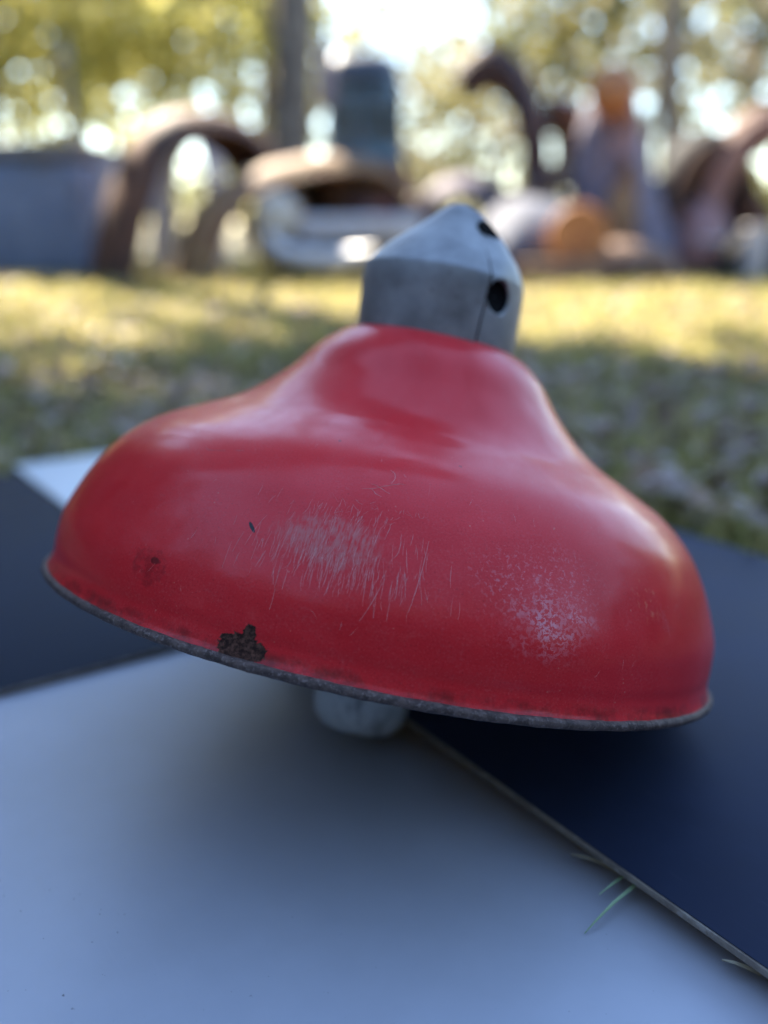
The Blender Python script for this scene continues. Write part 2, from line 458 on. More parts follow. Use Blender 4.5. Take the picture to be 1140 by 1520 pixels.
    # patchy darker band along the fold above the rim
    fold = m.math('MULTIPLY', m.step(sep.outputs[1], 0.0085, 0.004), m.step(m.noise(uv, 55.0, 5, 0.7), 0.40, 0.66))
    col = m.mix(m.math('MULTIPLY', fold, 0.75), col, (0.12, 0.012, 0.012))
    # bare rusty chips
    ch = blob(-0.0565, 0.0050, 0.0115, 0.0066, 0.62, 330)
    ch2 = blob(-0.0545, 0.0122, 0.0030, 0.0042, 0.7, 420)
    bl = blob(-0.0682, 0.0568, 0.0032, 0.00085, 0.25, 400, rot=0.75)
    bl2 = blob(0.0284, 0.120, 0.0010, 0.0005, 0.3, 500, rot=0.2)
    bl3 = blob(-0.0509, 0.1211, 0.0009, 0.0006, 0.3, 500)
    chip = m.math('MAXIMUM', m.step(ch, 1.02, 0.93), m.step(ch2, 1.02, 0.9))
    dark = m.math('MAXIMUM', m.math('MAXIMUM', m.step(bl, 1.05, 0.9), m.step(bl2, 1.05, 0.85)), m.step(bl3, 1.05, 0.85))
    rust = m.mix(m.step(m.noise(uv, 420.0, 4, 0.7), 0.4, 0.65), (0.030, 0.015, 0.012), (0.13, 0.060, 0.042))
    col = m.mix(chip, col, rust)
    col = m.mix(dark, col, (0.012, 0.012, 0.014))
    rough = m.mixf(m.step(mid, 0.3, 0.7), 0.36, 0.46)
    rough = m.mixf(flake_sheen, rough, 0.30)
    rough = m.mixf(sc, rough, 0.62)
    rough = m.mixf(chip, rough, 0.9)
    m.set(Base_Color=col, Roughness=rough)
    m.b.inputs['Specular IOR Level'].default_value = 0.13
    m.set(Coat_Weight=m.math('MULTIPLY', m.math('SUBTRACT', 1.0, m.math('MAXIMUM', sc, chip)), m.math('MULTIPLY', m.mixf(m.step(big, .35, .65), 0.26, 0.44), m.mixf(m.step(m.noise(uv, 520.0, 4, 0.75), 0.36, 0.60), 0.6, 1.0))), Coat_Roughness=m.mixf(m.step(mid, .35, .7), 0.09, 0.19))
    cb = m.t.nodes.new('ShaderNodeBump'); cb.inputs['Strength'].default_value = 0.07; cb.inputs['Distance'].default_value = 0.0005
    m.put(cb.inputs['Height'], m.math('ADD', fine, m.math('MULTIPLY', mid, 0.8))); m.t.links.new(cb.outputs[0], m.b.inputs['Coat Normal'])
    h = m.math('ADD', m.math('MULTIPLY', finest, 0.25), m.math('MULTIPLY', fine, 0.35))
    h = m.math('SUBTRACT', h, m.math('MULTIPLY', chip, 3.0))
    h = m.math('ADD', h, m.math('MULTIPLY', mid, 0.5))
    m.bump(h, 0.11, 0.0005)
    return m.m
M_red = red_enamel()
M_enamel = mottled('white inside enamel', (0.72, 0.72, 0.70), (0.66, 0.66, 0.63), scale=20, rough=0.3, bump=0.05)
M_bead = mottled('rusty bare rim', (0.055, 0.034, 0.030), (0.12, 0.080, 0.068), (0.21, 0.16, 0.145), scale=180, rough=0.62, metal=0.15, bump=0.9, bdist=0.0012)
M_bead_chip = M_bead

# shade: outer and inner skin
bm = bmesh.new(); uvl = bm.loops.layers.uv.new('UVMap')
N = 256
def ring_at(r, z): return [bm.verts.new((r * math.cos(2 * math.pi * k / N + math.pi / 2), r * math.sin(2 * math.pi * k / N + math.pi / 2), z)) for k in range(N)]
outer = [[bm.verts.new(surf((2 * math.pi * k / N - math.pi) * UR, arc[i])) for k in range(N)] for i in range(len(prof))]
for i in range(len(outer) - 1):
    for k in range(N):
        f = bm.faces.new((outer[i][k], outer[i][(k + 1) % N], outer[i + 1][(k + 1) % N], outer[i + 1][k]))
        us = [(2 * math.pi * kk / N - math.pi) * UR for kk in (k, k + 1, k + 1, k)]
        for lp, uu, vv in zip(f.loops, us, (arc[i], arc[i], arc[i + 1], arc[i + 1])): lp[uvl].uv = (uu, vv)
inner = [ring_at(max(r - 0.0016, 0.01), z - 0.0008) for z, r in prof[::3]]
for i in range(len(inner) - 1):
    for k in range(N):
        f = bm.faces.new((inner[i][(k + 1) % N], inner[i][k], inner[i + 1][k], inner[i + 1][(k + 1) % N])); f.material_index = 1
shade = obj('shade', bm, [M_red, M_enamel], lamp)

# rolled rim with pitted, slightly uneven surface
bm = bmesh.new(); n1, n2 = 420, 14
def jit(k, j): return 0.00022 * math.sin(k * 0.73 + j) + 0.00018 * math.sin(k * 1.91 + j * 2.2) + random.uniform(-1, 1) * 0.00012
rg = []
for k in range(n1):
    th = 2 * math.pi * k / n1; row = []
    for j in range(n2):
        p = 2 * math.pi * j / n2; rr = 0.0023 + jit(k, j) * 0.45
        r = 0.1972 + rr * 1.05 * math.cos(p); z = -0.0014 + rr * math.sin(p)
        row.append(bm.verts.new((r * math.cos(th), r * math.sin(th), z)))
    rg.append(row)
for k in range(n1):
    for j in range(n2):
        a, b = rg[k], rg[(k + 1) % n1]
        bm.faces.new((a[j], b[j], b[(j + 1) % n2], a[(j + 1) % n2]))
obj('rim', bm, M_bead, lamp)

# scratches: thin gouged lines on the glaze
def ribbon(bm, pts, w, lift=0.00006):
    w *= 0.62
    P = [surf(1.107 * u, 1.115 * v + 0.0082, lift) for u, v in pts]
    L, Q = [], []
    for i, p in enumerate(P):
        t = (P[min(i + 1, len(P) - 1)] - P[max(0, i - 1)]).normalized()
        nrm = Vector((p.x, p.y, 0)).normalized()
        sd = t.cross(nrm).normalized() * w * (0.35 + 0.65 * math.sin(math.pi * (i + .5) / len(P)))
        L.append(bm.verts.new(p + sd)); Q.append(bm.verts.new(p - sd))
    for i in range(len(P) - 1): bm.faces.new((L[i], Q[i], Q[i + 1], L[i + 1]))
bm = bmesh.new()
rs = random.Random(11)
def line(u, v, du, dv, w, wob=0.0004, n=6):
    k1, k2 = rs.uniform(-1, 1), rs.uniform(-1, 1)
    ribbon(bm, [(u + du * t + wob * k1 * math.sin(t * 3.1), v + dv * t + wob * k2 * math.sin(t * 4)) for t in [i / n for i in range(n + 1)]], w)
for i in range(230):
    u = rs.gauss(-0.0275, 0.0165); lo = 0.0375 + 0.004 * rs.gauss(0, 1) - max(0, u + 0.02) * 0.15
    ln = rs.uniform(0.0025, 0.0085) * (1.5 if rs.random() < .12 else 1)
    line(u, lo + rs.uniform(-0.003, 0.004), rs.gauss(-0.0008, 0.0006) + 0.0016 * (ln / .012), -ln if rs.random() < .75 else ln, rs.uniform(0.00005, 0.00012))
for i in range(70):
    u = rs.gauss(-0.028, 0.013)
    line(u, 0.0545 + rs.gauss(0, 0.0025), rs.gauss(0.0006, 0.0006), rs.uniform(0.002, 0.006), rs.uniform(0.00005, 0.0001))
for i in range(44):
    u = rs.uniform(-0.012, 0.012); line(u, rs.uniform(0.034, 0.056), rs.gauss(0.0008, 0.0009), -rs.uniform(0.003, 0.010), rs.uniform(0.00006, 0.00013))
line(0.0105, 0.0455, -0.003, -0.021, 0.00016, 0.0006, 10); line(-0.004, 0.034, -0.0055, -0.016, 0.00013, 0.0008, 10)
line(0.0215, 0.0455, 0.0006, -0.009, 0.00011); line(-0.052, 0.036, -0.002, -0.0075, 0.00013); line(-0.0465, 0.030, 0.002, -0.006, 0.00012)
line(-0.064, 0.041, -0.0015, -0.009, 0.0001); line(-0.0575, 0.050, -0.004, -0.014, 0.0001)
for i in range(28):
    u = rs.uniform(-0.03, 0.008); line(u, rs.uniform(0.058, 0.066), rs.uniform(-0.004, 0.004), rs.uniform(-0.003, 0.004), rs.uniform(0.00005, 0.0001))
for pts in ([(-0.022, 0.0715), (-0.016, 0.0735), (-0.010, 0.0768), (-0.006, 0.0785), (-0.003, 0.079)],
            [(-0.019, 0.0755), (-0.013, 0.0738), (-0.009, 0.072)], [(-0.010, 0.0775), (-0.0085, 0.081), (-0.0095, 0.0845), (-0.012, 0.086)],
            [(-0.018, 0.0728), (-0.0155, 0.0705), (-0.0125, 0.0695)],
            [(-0.112, 0.0755), (-0.108, 0.0738), (-0.103, 0.0748), (-0.0985, 0.076)], [(-0.124, 0.074), (-0.121, 0.072)], [(-0.093, 0.0775), (-0.089, 0.0785)]):
    c2 = []
    for (a, b), (c, d) in zip(pts, pts[1:]):
        c2 += [(a + (c - a) * q / 3 + rs.gauss(0, .00015), b + (d - b) * q / 3 + rs.gauss(0, .00015)) for q in range(3)]
    ribbon(bm, c2 + [pts[-1]], 0.00016)
for i in range(60):
    u = rs.uniform(-0.15, 0.15); v = rs.uniform(0.01, 0.11); a = rs.gauss(1.5, .5); L = rs.uniform(0.001, 0.005)
    line(u, v, L * math.cos(a), L * math.sin(a), rs.uniform(0.00004, 0.00009))
for k in range(3):
    line(0.131 + k * 0.002, 0.043 - k * .003, 0.0006, -rs.uniform(0.008, 0.014), 0.0001)
ms = MT('scratched glaze'); nzz = ms.noise(ms.coord(), 900.0, 3)
ms.set(Base_Color=ms.mix(ms.step(nzz, .4, .6), (0.60, 0.22, 0.21), (0.70, 0.38, 0.36)), Roughness=0.7)
scr = obj('scratches', bm, ms.m, lamp); tag(scr, kind='stuff')

# cast metal cap: two halves meeting at a seam
def smooth01(t): t = min(1, max(0, t)); return t * t * (3 - 2 * t)
SEAM = R(-64)
PL = [(0, .0515), (.012, .0525), (.024, .0535), (.034, .0545), (.0415, .0546), (.0440, .0538), (.0462, .0520), (.052, .0478), (.060, .0405), (.070, .0295), (.080, .0190), (.087, .0118), (.0905, .0072), (.0918, .0008)]
PRt = [(0, .0520), (.012, .0520), (.024, .0518), (.036, .0512), (.045, .0503), (.052, .0474), (.058, .0440), (.0645, .0385), (.072, .0322), (.081, .0225), (.0870, .0140), (.0905, .0072), (.0916, .0008)]
KC = 0.937
pl = catmull(np.array([p[0] for p in PL]), np.array([p[1] for p in PL]), 4) * KC; PRt.insert(4, (.0405, .0508)); pr = catmull(np.array([p[0] for p in PRt]), np.array([p[1] for p in PRt]), 4) * KC
def cast_metal():
    m = MT('dull cast aluminium'); co = m.coord()
    a = m.noise(co, 30.0, 5, 0.6); b = m.noise(co, 260.0, 4, 0.65); s = m.noise(m.mapping(co, scale=(30, 30, 260)), 1.0, 3, 0.6)
    c = m.mix(m.step(a, 0.32, 0.68), (0.22, 0.22, 0.225), (0.37, 0.37, 0.375))
    c = m.mix(m.math('MULTIPLY', m.step(s, 0.55, 0.75), 0.35), c, (0.36, 0.35, 0.34))
    c = m.mix(m.math('MULTIPLY', m.step(b, 0.6, 0.72), 0.5), c, (0.10, 0.095, 0.09))
    m.set(Base_Color=c, Roughness=m.mixf(a, 0.42, 0.62), Metallic=0.55)
    m.bump(m.math('ADD', b, m.math('MULTIPLY', a, 1.5)), 0.25, 0.0006)
    return m.m
M_cast = cast_metal()
M_black = mottled('black hole shade', (0.004, 0.004, 0.005), (0.007, 0.007, 0.008), scale=60, rough=0.9, bump=0.1, spec=0.1)  # near-black fill that paints the shade inside the screw holes
CZ = 0.1665
def cap_half(a0, a1, right):
    bm = bmesh.new(); n = 72; g = 0.012
    rows = []
    for i in range(len(pl)):
        row = []
        for k in range(n + 1):
            t = k / n; th = a0 + (a1 - a0) * t
            z, r = pl[i]
            if right:
                w = smooth01(math.sin(math.pi * t) * 2.2)
                z = z * (1 - w) + pr[i][0] * w; r = r * (1 - w) + pr[i][1] * w
                r -= 0.0011
            else:
                r += 0.0006 * smooth01((0.03 - min(t, 1 - t)) / 0.02)      # raised lip along the seam
            row.append((r * math.cos(th), r * math.sin(th), CZ + z))
        rows.append(row)
    vo = [[bm.verts.new(p) for p in row] for row in rows]
    T = 0.0035
    vi = []
    for row in rows:
        q = []
        for x, y, z in row:
            L = math.hypot(x, y); f = max(0.02, (L - T) / L) if L > 0 else 0
            q.append(bm.verts.new((x * f, y * f, max(CZ, z - T * (1 if z > CZ + .04 else 0)))))
        vi.append(q)
    for i in range(len(rows) - 1):
        for k in range(n):
            bm.faces.new((vo[i][k], vo[i][k + 1], vo[i + 1][k + 1], vo[i + 1][k]))
            bm.faces.new((vi[i][k + 1], vi[i][k], vi[i + 1][k], vi[i + 1][k + 1]))
        bm.faces.new((vo[i][0], vo[i + 1][0], vi[i + 1][0], vi[i][0]))
        bm.faces.new((vo[i + 1][n], vo[i][n], vi[i][n], vi[i + 1][n]))
    for k in range(n):
        bm.faces.new((vo[0][k + 1], vo[0][k], vi[0][k], vi[0][k + 1]))
        bm.faces.new((vo[-1][k], vo[-1][k + 1], vi[-1][k + 1], vi[-1][k]))
    bmesh.ops.recalc_face_normals(bm, faces=bm.faces)
    return bm
left = obj('cap_half', cap_half(R(117), R(360 - 65), False), M_cast, lamp, True, R(50))
right = obj('cap_half', cap_half(R(-62.3), R(114.3), True), M_cast, lamp, True, R(50))
left['label'] = 'broad half of the cast cap with a flat sloping roof'
right['label'] = 'rounded half of the cast cap with two dark screw holes'

# screw holes: cut through the right half and backed by black discs for the shade inside
def hole(th, z, r, rad, nz_slope):
    z, r, rad = z * KC, r * KC, rad * KC
    p = Vector((r * math.cos(th), r * math.sin(th), CZ + z))
    nrm = Vector((math.cos(th) * math.cos(nz_slope), math.sin(th) * math.cos(nz_slope), math.sin(nz_slope)))
    q = nrm.to_track_quat('Z', 'Y').to_matrix().to_4x4(); q.translation = p
    cb = bmesh.new(); bmesh.ops.create_cone(cb, cap_ends=True, segments=32, radius1=rad, radius2=rad, depth=0.03)
    cut = obj('cutter', cb, M_black, lamp); cut.matrix_local = q
    bpy.context.view_layer.update()
    md = right.modifiers.new('cut', 'BOOLEAN'); md.object = cut; md.operation = 'DIFFERENCE'; md.solver = 'EXACT'
    dg = bpy.context.evaluated_depsgraph_get()
    nm = bpy.data.meshes.new_from_object(right.evaluated_get(dg))
    right.modifiers.clear(); right.data = nm
    bpy.data.objects.remove(cut)
    pb = bmesh.new()
    lathe(pb, [(rad * 0.985, -0.0110), (rad * 0.985, -0.0016), (rad * 0.90, -0.0013), (rad * 0.80, -0.0022), (rad * 0.35, -0.0030), (0.0003, -0.0031)], 32)
    pg = obj('hole_shade', pb, M_black, lamp); pg.matrix_local = q
hole(R(-52), 0.0320, 0.0503, 0.0104, R(3))
hole(R(-41), 0.0765, 0.0268, 0.0085, R(42))

# porcelain socket reaching down inside the shade to the board
def porcelain():
    m = MT('grimy white porcelain'); co = m.coord()
    a = m.noise(co, 34.0, 6, 0.68, 0.4); b = m.noise(co, 140.0, 4, 0.6)
    c = m.mix(m.step(a, 0.48, 0.60), (0.70, 0.71, 0.72), (0.30, 0.31, 0.33))
    c = m.mix(m.math('MULTIPLY', m.step(b, 0.55, 0.7), 0.5), c, (0.42, 0.42, 0.42))
    m.set(Base_Color=c, Roughness=m.mixf(a, 0.2, 0.5)); m.bump(b, 0.1, 0.0008)
    return m.m
bm = bmesh.new()
SB = -0.0727
lathe(bm, [(0.0005, SB), (0.018, SB), (0.0235, SB + .0012), (0.0275, SB + .0055), (0.0295, SB + .013), (0.030, SB + .03), (0.0295, SB + .06), (0.028, SB + .10), (0.020, SB + .12), (0.020, 0.13), (0.0005, 0.13)], 56)
obj('socket', bm, porcelain(), lamp, True, R(45))

# ------------------------------------------------------------------ trees
M_bark = mottled('grey brown bark', (0.11, 0.085, 0.068), (0.22, 0.18, 0.145), (0.06, 0.045, 0.036), scale=7, rough=0.95, bump=0.9, bdist=0.03)
M_leaf = {
    'yellow': leaf_mat('yellow green leaves', [(0.26, 0.26, 0.08), (0.48, 0.45, 0.14), (0.62, 0.56, 0.20), (0.36, 0.35, 0.12), (0.52, 0.47, 0.17)], 0.62),
    'olive': leaf_mat('olive leaves', [(0.09, 0.095, 0.03), (0.18, 0.17, 0.05), (0.30, 0.26, 0.09), (0.13, 0.13, 0.05)], 0.55),
    'grey': leaf_mat('grey green leaves', [(0.12, 0.13, 0.07), (0.22, 0.22, 0.12), (0.36, 0.33, 0.20), (0.26, 0.19, 0.11)], 0.55),
    'pine': leaf_mat('dark pine needles', [(0.02, 0.035, 0.012), (0.04, 0.06, 0.02), (0.06, 0.075, 0.03)], 0.25),
}
def leaves(cent, rad, n, size, clumps=40, seed=0, fill=0.25):
    r = np.random.default_rng(seed)
    d = r.normal(size=(clumps, 3)); d /= np.linalg.norm(d, axis=1)[:, None]
    cc = d * (0.25 + 0.75 * r.random((clumps, 1)) ** 0.6)
    k = r.integers(0, clumps, n)
    P = cc[k] + r.normal(size=(n, 3)) * fill
    P = P * np.array(rad) + np.array(cent)
    a = r.normal(size=(n, 3)); a /= np.linalg.norm(a, axis=1)[:, None]
    b = np.cross(a, r.normal(size=(n, 3))); b /= np.linalg.norm(b, axis=1)[:, None]
    s = (size * (0.5 + r.random(n)))[:, None]
    c = np.cross(a, b) * s * .18
    V = np.stack([P - a * s, P - b * s * .45 + c, P + a * s, P + b * s * .45 + c], 1).reshape(-1, 3)
    i = np.arange(n)[:, None] * 4
    F = np.concatenate([i + [0, 1, 2], i + [0, 2, 3]])
    return V, F
def tree(name, label, x, y, h, tr, crown_c, crown_r, n, size, kind, seed, group=None, clumps=40, fill=0.25, lean=(0, 0), limbs=9):
    root = thing(name, label, 'tree', (x, y, 0), 0, group)
    r = random.Random(seed)
    b = bmesh.new()
    top = Vector((lean[0], lean[1], h))
    pts = [Vector((lean[0] * t + r.gauss(0, tr * .35) * (t > 0), lean[1] * t + r.gauss(0, tr * .35) * (t > 0), h * t)) for t in [0, .04, .15, .3, .45, .6, .75, .9, 1]]
    tube(b, pts, [tr * 1.5, tr * 1.12, tr, tr * .9, tr * .78, tr * .62, tr * .45, tr * .25, tr * .1], 10)
    cc = Vector(crown_c)
    for i in range(limbs):
        t = r.uniform(.35, .92) if cc.z - crown_r[2] < h * .4 else r.uniform(.68, .95)
        p0 = pts[0].lerp(pts[-1], t)
        dv = Vector((r.gauss(0, 1), r.gauss(0, 1), r.gauss(0.2, .6))).normalized()
        p2 = cc + Vector((dv.x * crown_r[0], dv.y * crown_r[1], dv.z * crown_r[2])) * .85
        p1 = p0.lerp(p2, .5) + Vector((r.gauss(0, .1), r.gauss(0, .1), .12 * h * .3))
        tube(b, [p0, p0.lerp(p1, .5) , p1, p2], [tr * .38, tr * .28, tr * .2, tr * .05], 6)
    obj('trunk', b, M_bark, root)
    V, F = leaves(crown_c, crown_r, n, size, clumps, seed, fill)
    obj_np('crown', V, F, M_leaf[kind], root)
    return root

# tall trees: trunks in the picture, crowns high above it (they cast the shade the lamp lies in)
def tall(x, y, tr, cz, cr, seed, label, n=5200, off=(0, 0)):
    return tree('tall_tree', label, x, y, cz + cr[2] * .8, tr, (off[0], off[1], cz), cr, n, 0.36, 'pine', seed, 'tall trees shading the lawn', 60, 0.22, (0.15, 0), 12)
p = at(438, 400, 10.5)
tall(p.x, 10.5, 0.21, 13.4, (3.0, 1.7, 2.7), 21, 'thick brown trunk of a tall tree just left of the blue cab')
p = at(966, 400, 11.5)
tall(p.x, 11.5, 0.13, 13.6, (3.0, 1.7, 2.7), 22, 'thin dark trunk of a tall tree rising at the upper right')
tall(-1.6, 14.0, 0.17, 14.6, (2.6, 1.6, 2.7), 25, 'slim trunk of a tall tree far back left of the brown trunk')
for i, (x, y, cz) in enumerate([(-5.6, 12.4, 17.9), (-7.6, 13.2, 18.9), (-9.4, 12.3, 17.8), (-12.2, 12.6, 17.7), (-15.6, 12.6, 17.7)]):
    tall(x, y, 0.2, cz, (2.8, 1.7, 6.3), 30 + i, 'tall tree %s, out of the picture at left' % ('nearest the yellow trees', 'second from the yellow trees', 'third from the yellow trees', 'fourth from the yellow trees', 'farthest left')[i], 9500)
YL = [(0, 11.0, 4.6, 1.9, 'yellow tree at the far left edge, above the blue grey tank'),
      (120, 12.5, 4.8, 2.0, 'bright yellow tree behind the thin grey pole at left'),
      (255, 13.5, 4.8, 2.0, 'yellow green tree above the tall brown fender'),
      (360, 15.5, 5.4, 2.2, 'olive yellow tree between the brown fender and the thick trunk')]
for i, (px, y, h, cr, lab) in enumerate(YL):
    x = at(px, 300, y).x
    tree('yellow_tree', lab, x, y, h * .92, 0.085, (0, 0, 1.2 + (h - 1.2) / 2), (cr, cr * .8, (h - 1.1) / 2), 1500, 0.13, 'yellow' if i < 3 else 'olive', 40 + i, 'autumn trees behind the scrap', 46, 0.2)
OL = [(690, 17, 3.3, 2.0, 'grey', 650, 'sparse pale tree in the gap right of the blue cab'),
      (830, 15, 5.6, 2.1, 'olive', 1000, 'olive tree behind the orange topped fender'),
      (960, 18, 6.4, 2.4, 'grey', 950, 'grey green tree behind the thin dark trunk'),
      (1100, 13.5, 5.6, 2.1, 'grey', 900, 'grey green tree at the right edge of the picture'),
      (1190, 17, 6, 2.4, 'olive', 1200, 'olive tree just past the right edge of the picture')]
for i, (px, y, h, cr, kd, n, lab) in enumerate(OL):
    x = at(px, 300, y).x
    tree('autumn_tree', lab, x, y, h * .92, 0.10, (0, 0, 1.0 + (h - 1.0) / 2), (cr, cr * .8, (h - 0.9) / 2), n, 0.15, kd, 60 + i, 'autumn trees behind the scrap', 44, 0.2)
# far wood: one ragged mass along the edge of the field
Vs, Fs, off = [], [], 0
for i in range(46):
    x = -46 + i * 2.05 + rng.normal(0, .6); y = 44 + rng.normal(0, 4); h = 1.9 + rng.random() * 2.6
    V, F = leaves((x, y, h * .5), (1.7, 1.4, h * .5), 420, 0.26, 22, 900 + i, 0.25)
    Vs.append(V); Fs.append(F + off); off += len(V)
tag(obj_np('far_wood', np.concatenate(Vs), np.concatenate(Fs), M_leaf['olive']), 'low ragged line of far trees along the field', 'wood', kind='stuff')

Vs, Fs, off = [], [], 0  # added unseen wood behind the camera, cuts the sky light on the lamp
for i in range(21):
    a = R(128 + i * 9.4)
    d = 9.0 + rng.normal(0, .7); h = 6.5 + rng.normal(0, .8)
    V, F = leaves((d * math.sin(a), d * math.cos(a), h * .5), (1.7, 1.7, h * .52), 1100, 0.24, 30, 1200 + i, 0.25)
    Vs.append(V); Fs.append(F + off); off += len(V)
for i in range(34):
    a = R(122 + i * 6.0); d = 8.6 + rng.normal(0, .4)
    V, F = leaves((d * math.sin(a), d * math.cos(a), .75), (1.1, 1.1, .85), 420, 0.22, 26, 1500 + i, 0.3)
    V[:, 2] = np.maximum(V[:, 2], 0.02)
    Vs.append(V); Fs.append(F + off); off += len(V)
tag(obj_np('added_wood', np.concatenate(Vs), np.concatenate(Fs), M_leaf['olive']), 'unseen wood edge added behind the camera to darken the lamp front', 'wood', kind='stuff')

Vs, Fs, off = [], [], 0  # added unseen bushes, keep the whitish horizon out of the enamel's reflections
for i in range(16):
    a = R((58 + i * 9.5) if i < 8 else (326 - (i - 8) * 3.5)); d = 11 + rng.normal(0, .8)
    h = (3.6 if i < 8 else 5.0) + rng.normal(0, .5)
    V, F = leaves((d * math.sin(a), d * math.cos(a), h * .42), (1.7, 1.7, h * .52), 1300, 0.24, 30, 1300 + i, 0.25)
    Vs.append(V); Fs.append(F + off); off += len(V)
tag(obj_np('added_bushes', np.concatenate(Vs), np.concatenate(Fs), M_leaf['olive']), 'unseen bushes added at both sides to hide the pale horizon from the lamp', 'bushes', kind='stuff')
PALE = [(560, 23, 5.2, 'faint pale tree far behind the blue cab roof'), (655, 25, 4.6, 'faint pale tree far back in the bright gap'), (745, 22, 5.6, 'faint pale tree far back behind the hooked dark mudguard'),
        (880, 24, 7.0, 'faint pale tree far back behind the orange lamp pod'), (1010, 23, 7.2, 'faint pale tree far back right of the thin trunk'),        (180, 20, 6.2, 'faint yellow tree far back behind the bright yellow tree'), (430, 20, 6.4, 'faint yellow tree far back behind the thick trunk')]
for i, (px_, y, h, lab) in enumerate(PALE):
    tree('autumn_tree', lab, at(px_, 300, y).x, y, h * .92, 0.09, (0, 0, .5 + h / 2), (2.0, 1.5, h * .5), 560, 0.17, 'yellow' if 'yellow' in lab else 'grey', 160 + i, 'autumn trees behind the scrap', 40, 0.22)

# ------------------------------------------------------------------ scrap yard
M_rust = mottled('brown rusted steel', (0.075, 0.040, 0.029), (0.17, 0.075, 0.042), (0.035, 0.024, 0.026), scale=5, rough=0.75, bump=0.5, bdist=0.004)
M_rustlt = mottled('tan rusted paint', (0.30, 0.18, 0.085), (0.20, 0.09, 0.045), (0.36, 0.24, 0.13), scale=6, rough=0.7, bump=0.4)
M_rustor = mottled('orange rusted steel', (0.55, 0.22, 0.07), (0.38, 0.13, 0.045), (0.66, 0.36, 0.13), scale=8, rough=0.65, bump=0.4)
M_dkrust = mottled('dark rusted steel', (0.045, 0.025, 0.026), (0.09, 0.045, 0.035), (0.13, 0.06, 0.035), scale=6, rough=0.7, bump=0.4)
M_maroon = mottled('maroon faded paint', (0.11, 0.025, 0.03), (0.19, 0.06, 0.055), (0.07, 0.03, 0.025), scale=6, rough=0.5)
M_blue = mottled('faded blue truck paint', (0.055, 0.115, 0.17), (0.10, 0.17, 0.22), (0.12, 0.06, 0.04), scale=5, rough=0.45, lo=.35, hi=.65)
M_dkblue = mottled('dark blue roof paint', (0.035, 0.045, 0.065), (0.07, 0.075, 0.09), (0.09, 0.05, 0.035), scale=5, rough=0.5)
M_lav = mottled('lavender grey primer', (0.20, 0.18, 0.23), (0.29, 0.26, 0.31), (0.22, 0.12, 0.08), scale=5, rough=0.75, spec=0.2)
M_nose = mottled('dull blue grey nose paint', (0.10, 0.115, 0.15), (0.15, 0.16, 0.20), (0.10, 0.06, 0.045), scale=6, rough=0.8, spec=0.15)
M_pink = mottled('faded pinkish paint', (0.30, 0.15, 0.14), (0.38, 0.22, 0.20), (0.14, 0.06, 0.05), scale=6, rough=0.55)
M_chrome = mottled('dull old chrome', (0.62, 0.63, 0.66), (0.48, 0.49, 0.52), (0.30, 0.25, 0.22), scale=7, rough=0.5, metal=0.4, bump=0.1)
M_palebl = mottled('pale blue grey paint', (0.19, 0.23, 0.33), (0.24, 0.28, 0.38), (0.17, 0.18, 0.22), scale=4, rough=0.5, bump=0.15)
M_lid = mottled('brown grey lid', (0.19, 0.17, 0.155), (0.27, 0.245, 0.22), scale=5, rough=0.7)
M_pwhite = mottled('weathered white sheet', (0.58, 0.56, 0.58), (0.46, 0.44, 0.46), (0.35, 0.27, 0.22), scale=5, rough=0.6)
M_lens = mottled('clouded headlight glass', (0.62, 0.60, 0.55), (0.50, 0.48, 0.43), scale=12, rough=0.2, bump=0.05)
M_glass = mottled('dusty cab glass', (0.05, 0.07, 0.085), (0.09, 0.11, 0.12), scale=5, rough=0.15, bump=0.0)
M_rubber = mottled('perished tyre rubber', (0.018, 0.017, 0.017), (0.035, 0.033, 0.031), scale=12, rough=0.85)
M_wood = mottled('weathered timber', (0.19, 0.11, 0.07), (0.28, 0.17, 0.11), (0.12, 0.07, 0.05), scale=6, rough=0.85)

def arch(bm, rx, rz, a0, a1, wid, crown=0.06, skirt=0.12, n=30, taper=1.0, th=0.008):
    """crowned mudguard: an arch in x/z, wid across y, bulging outwards with a turned-down skirt"""
    m = 11
    rows = []
    for i in range(n + 1):
        t = i / n; a = a0 + (a1 - a0) * t
        w = wid * (1 + (taper - 1) * t)
        row = []
        for j in range(m):
            s = -1 + 2 * j / (m - 1)
            dr = crown * (1 - abs(s) ** 2.2) - (skirt if j == m - 1 else 0) - skirt * .5 * max(0, s - .6)
            yy = s * w / 2 * (1 if j < m - 1 else .99)
            row.append(((rx + dr) * math.cos(a), yy, (rz + dr) * math.sin(a)))
        rows.append(row)
    for sgn in (0, 1):
        vv = [[bm.verts.new((x * (1 - sgn * th / max(rx, .1)), y, z * (1 - sgn * th / max(rz, .1)))) for x, y, z in row] for row in rows]
        for i in range(n):
            for j in range(m - 1):
                f = (vv[i][j], vv[i][j + 1], vv[i + 1][j + 1], vv[i + 1][j])
                bm.faces.new(f if not sgn else f[::-1])
    return rows
